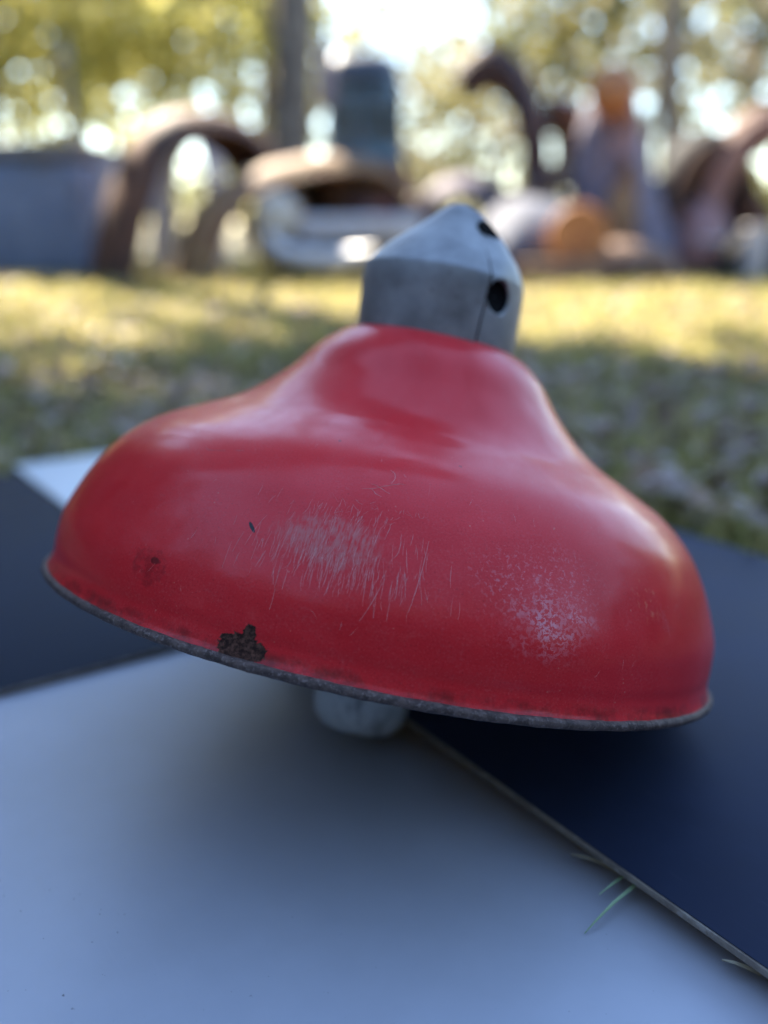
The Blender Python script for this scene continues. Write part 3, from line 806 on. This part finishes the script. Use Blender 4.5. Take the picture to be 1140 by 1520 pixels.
def wing_path(bm, pts, wid, crown=.07, skirt=.05, m=11, th=.008, sub=4):
    """mudguard swept along a free path of (x, z) points"""
    q = catmull(np.array([p[0] for p in pts], float), np.array([p[1] for p in pts], float), sub)
    rows = []
    for i in range(len(q)):
        t = q[min(i + 1, len(q) - 1)] - q[max(i - 1, 0)]; t = t / (np.hypot(*t) + 1e-9); nx, nz = -t[1], t[0]
        row = []
        for j in range(m):
            sj = -1 + 2 * j / (m - 1)
            d = crown * (1 - abs(sj) ** 2.2) - skirt * max(0, abs(sj) - .7) / .3
            row.append((q[i][0] + nx * d, sj * wid / 2, q[i][1] + nz * d, nx, nz))
        rows.append(row)
    for sgn in (0, 1):
        vv = [[bm.verts.new((x - sgn * th * nx, y, z - sgn * th * nz)) for x, y, z, nx, nz in row] for row in rows]
        for i in range(len(rows) - 1):
            for j in range(m - 1):
                f = (vv[i][j], vv[i][j + 1], vv[i + 1][j + 1], vv[i + 1][j]); bm.faces.new(f if not sgn else f[::-1])
    return [[c[:3] for c in row] for row in rows]
def fender(label, loc, yaw, rx, rz, a0, a1, wid, mat_s, mat_e, roll=0.0, crown=0.06, skirt=0.12, taper=1.0, group='loose mudguards in the scrap heap', pitch=0.0, apron=True, category='fender'):
    root = thing('fender', label, category, loc, yaw, group)
    root.rotation_euler = (roll, pitch, yaw)
    b = bmesh.new(); rows = arch(b, rx, rz, a0, a1, wid, crown, skirt, taper=taper)
    obj('shell', b, mat_s, root)
    for j in (0, -1):
        b = bmesh.new(); tube(b, [r[j] for r in rows], 0.014, 8); obj('beaded_edge', b, mat_e, root)
    if apron:
        b = bmesh.new()
        inn = [(rx * .72 * math.cos(a), -wid * .46, rz * .72 * math.sin(a)) for a in np.linspace(a0, a1, 25)]
        outr = [r[0] for r in rows][::1]
        outr = [outr[int(round(i * 30 / 24))] for i in range(25)]
        vi = [b.verts.new(p) for p in inn]; vo = [b.verts.new(p) for p in outr]
        vj = [b.verts.new((p[0], p[1] - .006, p[2])) for p in inn]; vk = [b.verts.new((p[0], p[1] - .006, p[2])) for p in outr]
        for i in range(24):
            b.faces.new((vi[i], vi[i + 1], vo[i + 1], vo[i])); b.faces.new((vj[i + 1], vj[i], vk[i], vk[i + 1]))
            b.faces.new((vi[i + 1], vi[i], vj[i], vj[i + 1]))
        obj('apron', b, mat_e, root)
    return root
def px(a, b, row, y): return abs(at(b, row, y).x - at(a, row, y).x)

# pale blue tank with a brown lid
Y = 6.5
x0, x1 = at(-80, 400, Y).x, at(140, 400, Y).x; zt = at(0, 238, Y).z
root = thing('storage_tank', 'pale blue grey metal tank with a brown grey lid at the left edge', 'tank', ((x0 + x1) / 2, Y + .35, 0))
b = bmesh.new(); rbox(b, (x1 - x0, .7, zt), (0, 0, zt / 2 + .01), .07, 4); obj('body', b, M_palebl, root)
b = bmesh.new(); rbox(b, (x1 - x0 + .05, .76, .11), (0, 0, zt + .065), .03, 3); obj('lid', b, M_lid, root)
b = bmesh.new(); tube(b, [(.15, -.38, zt - .03), (.15, -.42, zt - .03), (.30, -.42, zt - .03), (.30, -.38, zt - .03)], .012, 8); obj('handle', b, M_lid, root)
for sx in (-.42, .42):
    b = bmesh.new(); tube(b, [(sx * (x1 - x0), -.355, .08), (sx * (x1 - x0), -.355, zt - .08)], .012, 8); obj('seam_rib', b, M_palebl, root)
# white sheet leaning beside it
Y = 6.62
p = at(163, 400, Y)
root = thing('metal_sheet', 'dented whitish metal sheet leaning between the tank and the brown fender', 'sheet', (p.x, Y, 0), R(8))
w_, h_ = px(128, 196, 300, Y), at(160, 228, Y).z
b = bmesh.new(); n = 10
vv = [[b.verts.new((-w_ / 2 + w_ * i / n, .015 * math.sin(i * 1.9 + k) + .18 * k / n, h_ * k / n)) for i in range(n + 1)] for k in range(n + 1)]
for k in range(n):
    for i in range(n): b.faces.new((vv[k][i], vv[k][i + 1], vv[k + 1][i + 1], vv[k + 1][i]))
o = obj('panel', b, M_pwhite, root); o.modifiers.new('s', 'SOLIDIFY').thickness = .006
b = bmesh.new(); tube(b, [(-w_ / 2, 0, 0), (-w_ / 2, .18, h_), (w_ / 2, .18, h_), (w_ / 2, 0, 0)], .012, 8); obj('rolled_edge', b, M_pwhite, root)
# rusty red post
p = at(160, 412, 6.35)
root = thing('short_post', 'short reddish rusty post on the grass beside the tank', 'post', (p.x, 6.35, 0))
b = bmesh.new(); lathe(b, [(.0, 0), (.075, 0), (.07, .05), (.062, .2), (.066, .30), (.05, .335), (.0, .34)], 16); obj('stem', b, M_pink, root)
b = bmesh.new(); lathe(b, [(.0, 0.0), (.115, 0), (.115, .018), (.0, .018)], 16); obj('base_plate', b, M_rust, root)
# thin grey pole behind
p = at(115, 300, 9.0)
root = thing('pole', 'thin grey pole standing behind the tank in front of yellow leaves', 'pole', (p.x, 9.0, 0))
b = bmesh.new(); tube(b, [(0, 0, 0), (0.01, 0, 1.0), (0.0, 0, 1.95)], [.035, .03, .025], 10); obj('shaft', b, M_palebl, root)
b = bmesh.new(); rbox(b, (.10, .05, .08), (0, -.03, 1.75), .015); obj('bracket', b, M_palebl, root)

# tall brown mudguard standing on end
Y = 6.25
p0, p1 = at(165, 410, Y), at(372, 410, Y); zt = at(270, 172, Y).z
brown = thing('fender', 'tall brown rusted mudguard arch standing behind the short red post', 'fender', (at(268, 410, 6.25).x, 6.25, 0), R(33), 'loose mudguards in the scrap heap')
pth = [at(a_, b_, 6.25) - brown.location for a_, b_ in ((176, 412), (186, 345), (203, 270), (228, 212), (268, 184), (320, 188), (356, 214), (380, 258), (388, 300))]
b = bmesh.new(); rows = wing_path(b, [(v.x / math.cos(R(33)), max(v.z, .0)) for v in pth], .66, .09, .05); obj('shell', b, M_rust, brown)
for j in (0, -1):
    b = bmesh.new(); tube(b, [r[j] for r in rows], .014, 8); obj('beaded_edge', b, M_rust, brown)
b = bmesh.new(); bo = at(268, 410, 6.25)
sw = [at(a_, b_, 6.35) - bo for a_, b_ in ((380, 232), (348, 262), (318, 302), (298, 350), (284, 408))]
wing_path(b, [(v.x, v.z) for v in sw[::-1]], .50, .04, .03); bmesh.ops.rotate(b, matrix=Matrix.Rotation(R(24), 3, 'Z'), verts=b.verts); bmesh.ops.translate(b, vec=(.03, .2, 0), verts=b.verts)
o = obj('inner_sweep', b, M_rust, brown); o.matrix_parent_inverse = (Matrix.Translation(brown.location) @ brown.rotation_euler.to_matrix().to_4x4()).inverted(); o.location = bo

# derelict blue pickup: cab, front wing, headlamp, bumper
Y = 6.3
c0 = at(540, 400, Y)
truck = thing('derelict_pickup', 'derelict blue pickup cab with a tan rusted front wing and pale bumper', 'truck', (c0.x, Y, 0), 0)
def T(pxx, py, y): return at(pxx, py, y) - Vector((c0.x, Y, 0))
cw = px(470, 606, 200, Y); z0 = T(540, 300, Y).z; z1 = T(540, 62, Y).z
def section_loft(secs, mat, name, cap=True):
    """secs: list of (z, xc, yc, hx, hy, power)"""
    b = bmesh.new(); rings = []
    for z, xc, yc, hx, hy, pw in secs:
        ring = []
        for k in range(32):
            a = 2 * math.pi * k / 32; c, s = math.cos(a), math.sin(a)
            ring.append(b.verts.new((xc + hx * math.copysign(abs(c) ** pw, c), yc + hy * math.copysign(abs(s) ** pw, s), z)))
        rings.append(ring)
    for r0, r1 in zip(rings, rings[1:]):
        for k in range(32): b.faces.new((r0[k], r0[(k + 1) % 32], r1[(k + 1) % 32], r1[k]))
    if cap: b.faces.new(rings[0][::-1]); b.faces.new(rings[-1])
    return obj(name, b, mat, truck, True, R(60))
hx = cw / 2
section_loft([(0.28, 0, .55, hx * 1.02, .62, .35), (z0, 0, .55, hx * 1.05, .64, .35), (z0 + (z1 - z0) * .20, 0, .55, hx * 1.04, .64, .35), (z0 + (z1 - z0) * .27, 0, .56, hx * .97, .60, .4)], M_rust, 'cab_body')
section_loft([(z0 + (z1 - z0) * .272, 0, .56, hx * .96, .595, .4), (z0 + (z1 - z0) * .78, 0, .58, hx * .88, .53, .45)], M_blue, 'cab_upper')
section_loft([(z0 + (z1 - z0) * .782, -.02, .57, hx * .95, .60, .5), (z0 + (z1 - z0) * .90, -.02, .57, hx * .90, .56, .55), (z0 + (z1 - z0) * .97, -.02, .57, hx * .68, .42, .65), (z1, -.02, .57, hx * .3, .2, .8)], M_dkblue, 'roof')
for sx, wx in ((-.36, .30), (.34, .44)):
    b = bmesh.new(); rbox(b, (cw * wx, .02, (z1 - z0) * .24), (sx * hx * 1.2, -.015, z0 + (z1 - z0) * .54), .008)
    w = obj('window', b, M_glass, truck)
    b = bmesh.new(); hh = (z1 - z0) * .125; ww = cw * wx * .53; cx_, cz_ = sx * hx * 1.2, z0 + (z1 - z0) * .54
    tube(b, [(cx_ - ww, -.02, cz_ - hh), (cx_ + ww, -.02, cz_ - hh), (cx_ + ww, -.02, cz_ + hh), (cx_ - ww, -.02, cz_ + hh), (cx_ - ww, -.02, cz_ - hh)], .016, 8)
    obj('frame', b, M_blue, w)
b = bmesh.new(); rbox(b, (cw * .55, .03, z0 * .55), (hx * .25, -.095, z0 * .72), .012); d = obj('door', b, M_maroon, truck)
b = bmesh.new(); tube(b, [(hx * .05, -.115, z0 * .9), (hx * .05, -.145, z0 * .9), (hx * .2, -.145, z0 * .9)], .012, 8); obj('handle', b, M_chrome, d)
b = bmesh.new(); p = T(484, 100, Y); rbox(b, (.10, .03, .36), (p.x, -.06, p.z - .05), .012); obj('mirror_panel', b, M_lav, truck)
# front wing (tan, lit along the top) leaning down to the left
w0, w1, zt = T(300, 405, 6.0), T(575, 405, 6.0), T(480, 238, 6.0).z
rx = (w1.x - w0.x) / 2; cxx = (w0.x + w1.x) / 2
wp = [T(a_, b_, 6.0) for a_, b_ in ((290, 412), (298, 365), (322, 310), (366, 273), (420, 254), (480, 243), (530, 246), (564, 268), (584, 310))]
wrot = Matrix.Rotation(R(30), 3, 'Z')
b = bmesh.new(); rows = wing_path(b, [((v.x - cxx) / math.cos(R(30)), max(v.z, 0)) for v in wp], .58, .07, .04)
bmesh.ops.rotate(b, matrix=wrot, verts=b.verts); bmesh.ops.translate(b, vec=(cxx, -.16, 0), verts=b.verts); wing = obj('front_wing', b, M_rustlt, truck)
b = bmesh.new(); tube(b, [wrot @ Vector(r[0]) + Vector((cxx, -.16, 0)) for r in rows], .016, 8); obj('beaded_edge', b, M_rustlt, wing)
b = bmesh.new(); rbox(b, (rx * 1.35, .03, zt * .62), (cxx + .1, .12, zt * .48), .01); obj('inner_wing', b, M_rust, truck)
p = T(412, 320, 5.75)
b = bmesh.new(); lathe(b, [(.0, -.20), (.08, -.18), (.125, -.10), (.15, 0), (.158, .015), (.15, .03), (.135, .03)], 28); bmesh.ops.rotate(b, matrix=Matrix.Rotation(R(90), 3, 'X'), verts=b.verts); bmesh.ops.translate(b, vec=p, verts=b.verts)
hl = obj('headlight', b, M_rustlt, truck)
b = bmesh.new(); lathe(b, [(.138, .026), (.11, .05), (.06, .066), (.0005, .07)], 28); bmesh.ops.rotate(b, matrix=Matrix.Rotation(R(90), 3, 'X'), verts=b.verts); bmesh.ops.translate(b, vec=p, verts=b.verts); obj('lens', b, M_lens, hl)
# wheel hidden in the arch
p = T(445, 350, 6.1)
b = bmesh.new(); lathe(b, [(.17, -.09), (.29, -.10), (.335, -.06), (.34, 0), (.335, .06), (.29, .10), (.17, .09)], 36); bmesh.ops.rotate(b, matrix=Matrix.Rotation(R(90), 3, 'X'), verts=b.verts); bmesh.ops.translate(b, vec=(p.x, .14, .33), verts=b.verts)
wh = obj('wheel', b, M_rubber, truck)
b = bmesh.new(); lathe(b, [(.0005, -.03), (.06, -.03), (.08, -.01), (.15, 0.0), (.175, -.04)], 28); bmesh.ops.rotate(b, matrix=Matrix.Rotation(R(-90), 3, 'X'), verts=b.verts); bmesh.ops.translate(b, vec=(p.x, .1, .33), verts=b.verts); obj('rim', b, M_rust, wh)
# pale curved bumper
bp = [T(396, 352, 5.6), T(416, 374, 5.55), T(450, 385, 5.5), T(500, 388, 5.48), T(556, 380, 5.5)]
b = bmesh.new(); tube(b, bp, [.05, .065, .07, .07, .055], 12); obj('bumper', b, M_chrome, truck)
pp = T(535, 342, 5.75); b = bmesh.new(); rbox(b, (.72, .10, .17), (pp.x, pp.y, pp.z), .05, 4, None); obj('valance_panel', b, M_pwhite, truck)

# curved dark piece standing upright, right of the middle
Y = 7.2
p0 = at(752, 400, Y); zt = at(740, 82, Y).z
fender('dark rusted mudguard standing upright, its hooked top against the sky', (p0.x - .16, Y + .1, zt * .47), R(-12), .36, zt * .52, R(125), R(-75), .26, M_dkrust, M_dkrust, crown=.10, skirt=.06)
# low hood with an orange headlamp bucket
Y = 6.1
p = at(815, 400, Y); zt = at(815, 288, Y).z
root = thing('car_nose', 'bluish white car nose with a round orange rusted headlamp bucket', 'car part', (p.x, Y, 0), R(6))
wN = px(722, 905, 340, Y)
b = bmesh.new(); n, m = 22, 12
vv = []
for k in range(m + 1):
    t = k / m; row = []
    for i in range(n + 1):
        s = -1 + 2 * i / n
        z = zt * (.30 + .70 * (1 - abs(s) ** 2.6) ** .6 * (1 - (1 - t) ** 2.4) ** .55)
        row.append(b.verts.new((s * wN / 2, -.20 + .75 * t, z)))
    vv.append(row)
for k in range(m):
    for i in range(n): b.faces.new((vv[k][i], vv[k][i + 1], vv[k + 1][i + 1], vv[k + 1][i]))
o = obj('hood', b, M_nose, root); o.modifiers.new('s', 'SOLIDIFY').thickness = .012
b = bmesh.new(); rbox(b, (wN * .9, .05, zt * .28), (0, -.13, zt * .17), .02); obj('grille_panel', b, M_rubber, root)
hp = at(852, 352, Y - .25) - Vector((p.x, Y, 0))
b = bmesh.new(); lathe(b, [(.0005, -.25), (.10, -.22), (.155, -.10), (.175, 0), (.19, .015), (.18, .035), (.15, .02), (.0005, .045)], 28); bmesh.ops.rotate(b, matrix=Matrix.Rotation(R(90), 3, 'X'), verts=b.verts); bmesh.ops.translate(b, vec=hp, verts=b.verts); obj('headlamp_bucket', b, M_rustor, root)
b = bmesh.new(); tube(b, [(-wN * .5, -.22, zt * .12), (-wN * .2, -.30, zt * .10), (wN * .25, -.30, zt * .10), (wN * .5, -.22, zt * .13)], .045, 10); obj('bumper', b, M_chrome, root)
# big lavender grey wing standing on end, orange lamp pod at the top
Y = 6.6
p = at(935, 405, Y); zt = at(915, 100, Y).z
root = thing('fender', 'tall lavender grey car wing standing on end with an orange top', 'fender', (p.x, Y, 0), R(-8), 'loose mudguards in the scrap heap')
b = bmesh.new(); n, m = 30, 14; vv = []
xl = at(905, 400, Y).x - p.x; xr = at(1000, 400, Y).x - p.x
for k in range(n + 1):
    t = k / n; z = zt * t
    cxk = (xl + xr) / 2 * (1 - t) + (-.14) * t - .10 * math.sin(math.pi * t); hw = (.30 * (1 - t) ** 1.1 + .15) * (1 if t < .93 else max(.45, 1 - (t - .93) * 8))
    vv.append([b.verts.new((cxk + hw * math.sin(-1.7 + 3.4 * i / m), .22 - .26 * math.cos(-1.7 + 3.4 * i / m) + .25 * t * t, z)) for i in range(m + 1)])
for k in range(n):
    for i in range(m): b.faces.new((vv[k][i], vv[k][i + 1], vv[k + 1][i + 1], vv[k + 1][i]))
o = obj('shell', b, M_lav, root); o.modifiers.new('s', 'SOLIDIFY').thickness = .01
q = at(915, 132, Y - .1) - Vector((p.x, Y, 0))
b = bmesh.new(); lathe(b, [(.0005, -.22), (.09, -.20), (.15, -.09), (.165, 0), (.155, .05), (.10, .10), (.0005, .12)], 24)
bmesh.ops.rotate(b, matrix=Matrix.Rotation(R(60), 3, 'X'), verts=b.verts); bmesh.ops.translate(b, vec=q, verts=b.verts); obj('lamp_pod', b, M_rustor, root)
b = bmesh.new(); s1 = [at(930, 380, Y - .12), at(924, 340, Y - .14), at(928, 290, Y - .12), at(938, 240, Y - .08)]
tube(b, [v - Vector((p.x, Y, 0)) for v in s1], [.10, .12, .10, .04], 10); obj('tan_highlight', b, M_rustlt, root)  # tan strip modelled in place of a highlight on the wing
b = bmesh.new(); s1 = [at(932, 235, Y - .08), at(936, 200, Y - .08), at(940, 165, Y - .06)]
tube(b, [v - Vector((p.x, Y, 0)) for v in s1], [.06, .08, .05], 10); obj('red_moulding', b, M_pink, root)
# dark mass left of it (curving fender, inner side)
Y = 7.4
p0 = at(868, 400, Y); zt = at(870, 150, Y).z
fender('dark grey mudguard curving up behind the tall lavender wing', (p0.x - .28, Y, 0.15), R(15), .42, zt * .85, R(95), R(-5), .30, M_dkblue, M_rust, crown=.08)
# right heap
Y = 6.9
p0 = at(1040, 400, Y)
fender('black mudguard arch right of the lavender wing', (p0.x - .02, Y, .28), R(10), .34, .62, R(172), R(5), .30, M_rubber, M_rust, crown=.08)
root = thing('car_part', 'rounded pinkish car trunk lid propped on end at right', 'car part', (at(1052, 400, 6.3).x, 6.3, 0), R(-10))
b = bmesh.new(); n, m = 14, 14; hh = at(1050, 292, 6.3).z; wv = px(1008, 1096, 340, 6.3); vv = []
for k in range(n + 1):
    t = k / n; hw = wv / 2 * (1 - (2 * t - 1) ** 4 * .35) * (1 - .25 * t)
    vv.append([b.verts.new((hw * (-1 + 2 * i / m), .16 * ((-1 + 2 * i / m) ** 2) + .25 * t + .18 * (2 * t - 1) ** 2, hh * t)) for i in range(m + 1)])
for k in range(n):
    for i in range(m): b.faces.new((vv[k][i], vv[k][i + 1], vv[k + 1][i + 1], vv[k + 1][i]))
o = obj('panel', b, M_pink, root); o.modifiers.new('s', 'SOLIDIFY').thickness = .012
b = bmesh.new(); tube(b, [(-wv * .2, .0, hh * .5), (-wv * .2, -.05, hh * .5), (wv * .2, -.05, hh * .5), (wv * .2, 0, hh * .5)], .014, 8); obj('handle', b, M_chrome, root)
Y = 6.7
fender('peach rusted mudguard half cut off by the right edge of the picture', (at(1150, 400, Y).x, Y + .1, .35), R(-15), .50, .72, R(178), R(4), .34, M_rust, M_pink, crown=.10)
root = thing('short_post', 'pale whitish post standing on the grass at the right edge', 'post', (at(1117, 420, 6.1).x, 6.1, 0), R(10))
hh = at(1117, 342, 6.1).z
b = bmesh.new(); rbox(b, (.13, .09, hh), (0, 0, hh / 2), .015); obj('stem', b, M_pwhite, root)
b = bmesh.new(); rbox(b, (.15, .11, .03), (0, 0, hh + .015), .008); obj('top_cap', b, M_pwhite, root)
# tyre lying in the heap
root = thing('tyre', 'old black tyre leaning in the dark gap at the far right', 'tyre', (at(1078, 400, 7.0).x, 7.0, .33), R(20))
b = bmesh.new(); lathe(b, [(.19, -.08), (.27, -.10), (.325, -.06), (.33, 0), (.325, .06), (.27, .10), (.19, .08)], 36, closed=True); bmesh.ops.rotate(b, matrix=Matrix.Rotation(R(80), 3, 'X'), verts=b.verts); obj('tread', b, M_rubber, root)
b = bmesh.new(); lathe(b, [(.19, -.05), (.13, -.03), (.06, -.05), (.0005, -.05)], 28); bmesh.ops.rotate(b, matrix=Matrix.Rotation(R(80), 3, 'X'), verts=b.verts); obj('hub', b, M_rust, root)
def car_door(label, pxc, top, y, wpx, mm, lean=.12, yaw=0.0, bottom=None):
    p = at(pxc, 400, y); h = at(pxc, top, y).z; w = px(pxc - wpx / 2, pxc + wpx / 2, 350, y)
    root = thing('scrap_panel', label, 'car door', (p.x, y, 0), R(yaw), 'loose doors in the scrap heap')
    root.rotation_euler = (-lean, 0, R(yaw))
    b = bmesh.new(); rbox(b, (w, .07, h * .60), (0, 0, h * .30), .03, 3); obj('panel', b, mm, root)
    b = bmesh.new(); tube(b, [(-w * .46, 0, h * .58), (-w * .38, 0, h * .90), (-w * .25, 0, h * .98), (w * .34, 0, h * .98), (w * .46, 0, h * .88), (w * .47, 0, h * .58)], .03, 8); obj('window_frame', b, mm, root)
    b = bmesh.new(); tube(b, [(w * .18, -.035, h * .50), (w * .18, -.075, h * .50), (w * .38, -.075, h * .50), (w * .38, -.035, h * .50)], .013, 8); obj('handle', b, M_chrome, root)
    return root
car_door('maroon car door leaning behind the blue cab, nearest the lamp cap', 600, 215, 7.2, 60, M_maroon, .15, 25)
car_door('dark car door standing under the hooked mudguard', 758, 190, 7.7, 76, M_dkrust, .1, -15)
car_door('dull purplish car door leaning at far right behind the whitish post', 1108, 300, 6.8, 80, M_maroon, .2, 12)
car_door('brown rusted car door behind the pinkish trunk lid', 1020, 250, 7.6, 96, M_rust, .12, -8)
def lid_panel(label, pts, y, wid, mm, cat='panel', crown=.06):
    q = [at(a_, b_, y) for a_, b_ in pts]; o0 = Vector((q[0].x, y, 0))
    root = thing('body_panel', label, cat, o0, 0, 'loose panels in the scrap heap')
    b = bmesh.new(); rows = wing_path(b, [(v.x - o0.x, v.z) for v in q], wid, crown, .05); obj('skin', b, mm, root)
    for j in (0, -1):
        b = bmesh.new(); tube(b, [r[j] for r in rows], .012, 8); obj('folded_edge', b, mm, root)
    return root
lid_panel('lilac grey curved panel lying between the cap and the hooked mudguard', [(622, 400), (628, 330), (650, 285), (690, 272), (722, 292), (735, 400)], 7.4, .6, M_lav)
lid_panel('rusty brown panel slumped beneath the lavender wing', [(872, 418), (884, 385), (915, 372), (952, 376), (985, 392), (994, 420)], 6.0, .45, M_wood)
lid_panel('dark curled panel sweeping down behind the car nose', [(775, 300), (800, 262), (842, 268), (876, 240), (900, 178)], 7.0, .4, M_dkrust)
lid_panel('orange rusted strip curving over the far right of the heap', [(985, 300), (1012, 232), (1050, 212), (1088, 232), (1112, 290)], 7.3, .28, M_rustlt)
lid_panel('black sagging panel at the foot of the heap at far right', [(1072, 418), (1080, 372), (1112, 352), (1150, 362), (1165, 416)], 6.4, .5, M_rubber)
lid_panel('whitish panel added for the bright light behind the tall brown mudguard', [(236, 405), (238, 300), (256, 215), (300, 200), (322, 260), (326, 405)], 7.3, .4, M_pwhite)  # pale panel added for the light showing through the arch
lid_panel('dark brown panel lying on the ground behind the pale bumper', [(560, 410), (575, 350), (612, 326), (660, 336), (690, 408)], 6.9, .5, M_rust)
root = thing('oil_drum', 'rusted oil drum standing in the heap right of the lavender wing', 'drum', (at(1008, 400, 7.1).x, 7.1, 0), 0)
hd = at(1008, 292, 7.1).z
b = bmesh.new(); lathe(b, [(.0005, 0), (.2, 0), (.205, .02), (.2, .03), (.2, hd * .33), (.208, hd * .35), (.2, hd * .37), (.2, hd * .65), (.208, hd * .67), (.2, hd * .69), (.2, hd - .02), (.206, hd), (.19, hd - .005), (.0005, hd - .01)], 32); obj('barrel', b, M_rust, root)
b = bmesh.new(); lathe(b, [(.0005, hd + .012), (.03, hd + .012), (.032, hd - .008)], 16); bmesh.ops.translate(b, vec=(.1, -.05, 0), verts=b.verts); obj('bung', b, M_rustor, root)
root = thing('tyre', 'black tyre propped upright on top of the rusted oil drum', 'tyre', (at(1014, 400, 7.1).x, 7.1, hd + .21), R(25))
b = bmesh.new(); lathe(b, [(.11, -.06), (.17, -.075), (.21, -.05), (.215, 0), (.21, .05), (.17, .075), (.11, .06)], 32, closed=True); bmesh.ops.rotate(b, matrix=Matrix.Rotation(R(84), 3, 'X'), verts=b.verts); obj('tread', b, M_rubber, root)
b = bmesh.new(); lathe(b, [(.125, -.066), (.14, -.072), (.15, -.068)], 28); bmesh.ops.rotate(b, matrix=Matrix.Rotation(R(84), 3, 'X'), verts=b.verts); obj('white_band', b, M_lav, root)

# low timber baulk on the grass
p0 = at(840, 430, 5.6)
root = thing('timber_beam', 'low rusty brown timber lying on the grass below the car nose', 'beam', (p0.x, 5.75, 0), R(3))
b = bmesh.new(); rbox(b, (px(775, 912, 420, 5.7), .16, .15), (0, 0, .075), .012); obj('beam', b, M_wood, root)
for sx in (-.3, .3):
    b = bmesh.new(); rbox(b, (.07, .17, .16), (sx, 0, .079), .008); obj('iron_strap', b, M_rust, root)
# scrap of pale paper on the lawn
p = at(180, 552, 2.35)
b = bmesh.new(); n = 6
vv = [[b.verts.new((-.075 + .15 * i / n, -.05 + .10 * k / n, .035 + .012 * math.sin(i * 1.3 + k * .8))) for i in range(n + 1)] for k in range(n + 1)]
for k in range(n):
    for i in range(n): b.faces.new((vv[k][i], vv[k][i + 1], vv[k + 1][i + 1], vv[k + 1][i]))
o = obj('paper_scrap', b, M_pwhite); o.location = (p.x, 2.35, 0); o.rotation_euler = (0, 0, .3); o.modifiers.new('s', 'SOLIDIFY').thickness = .001
tag(o, 'pale crumpled scrap lying on the shaded lawn at left', 'scrap')
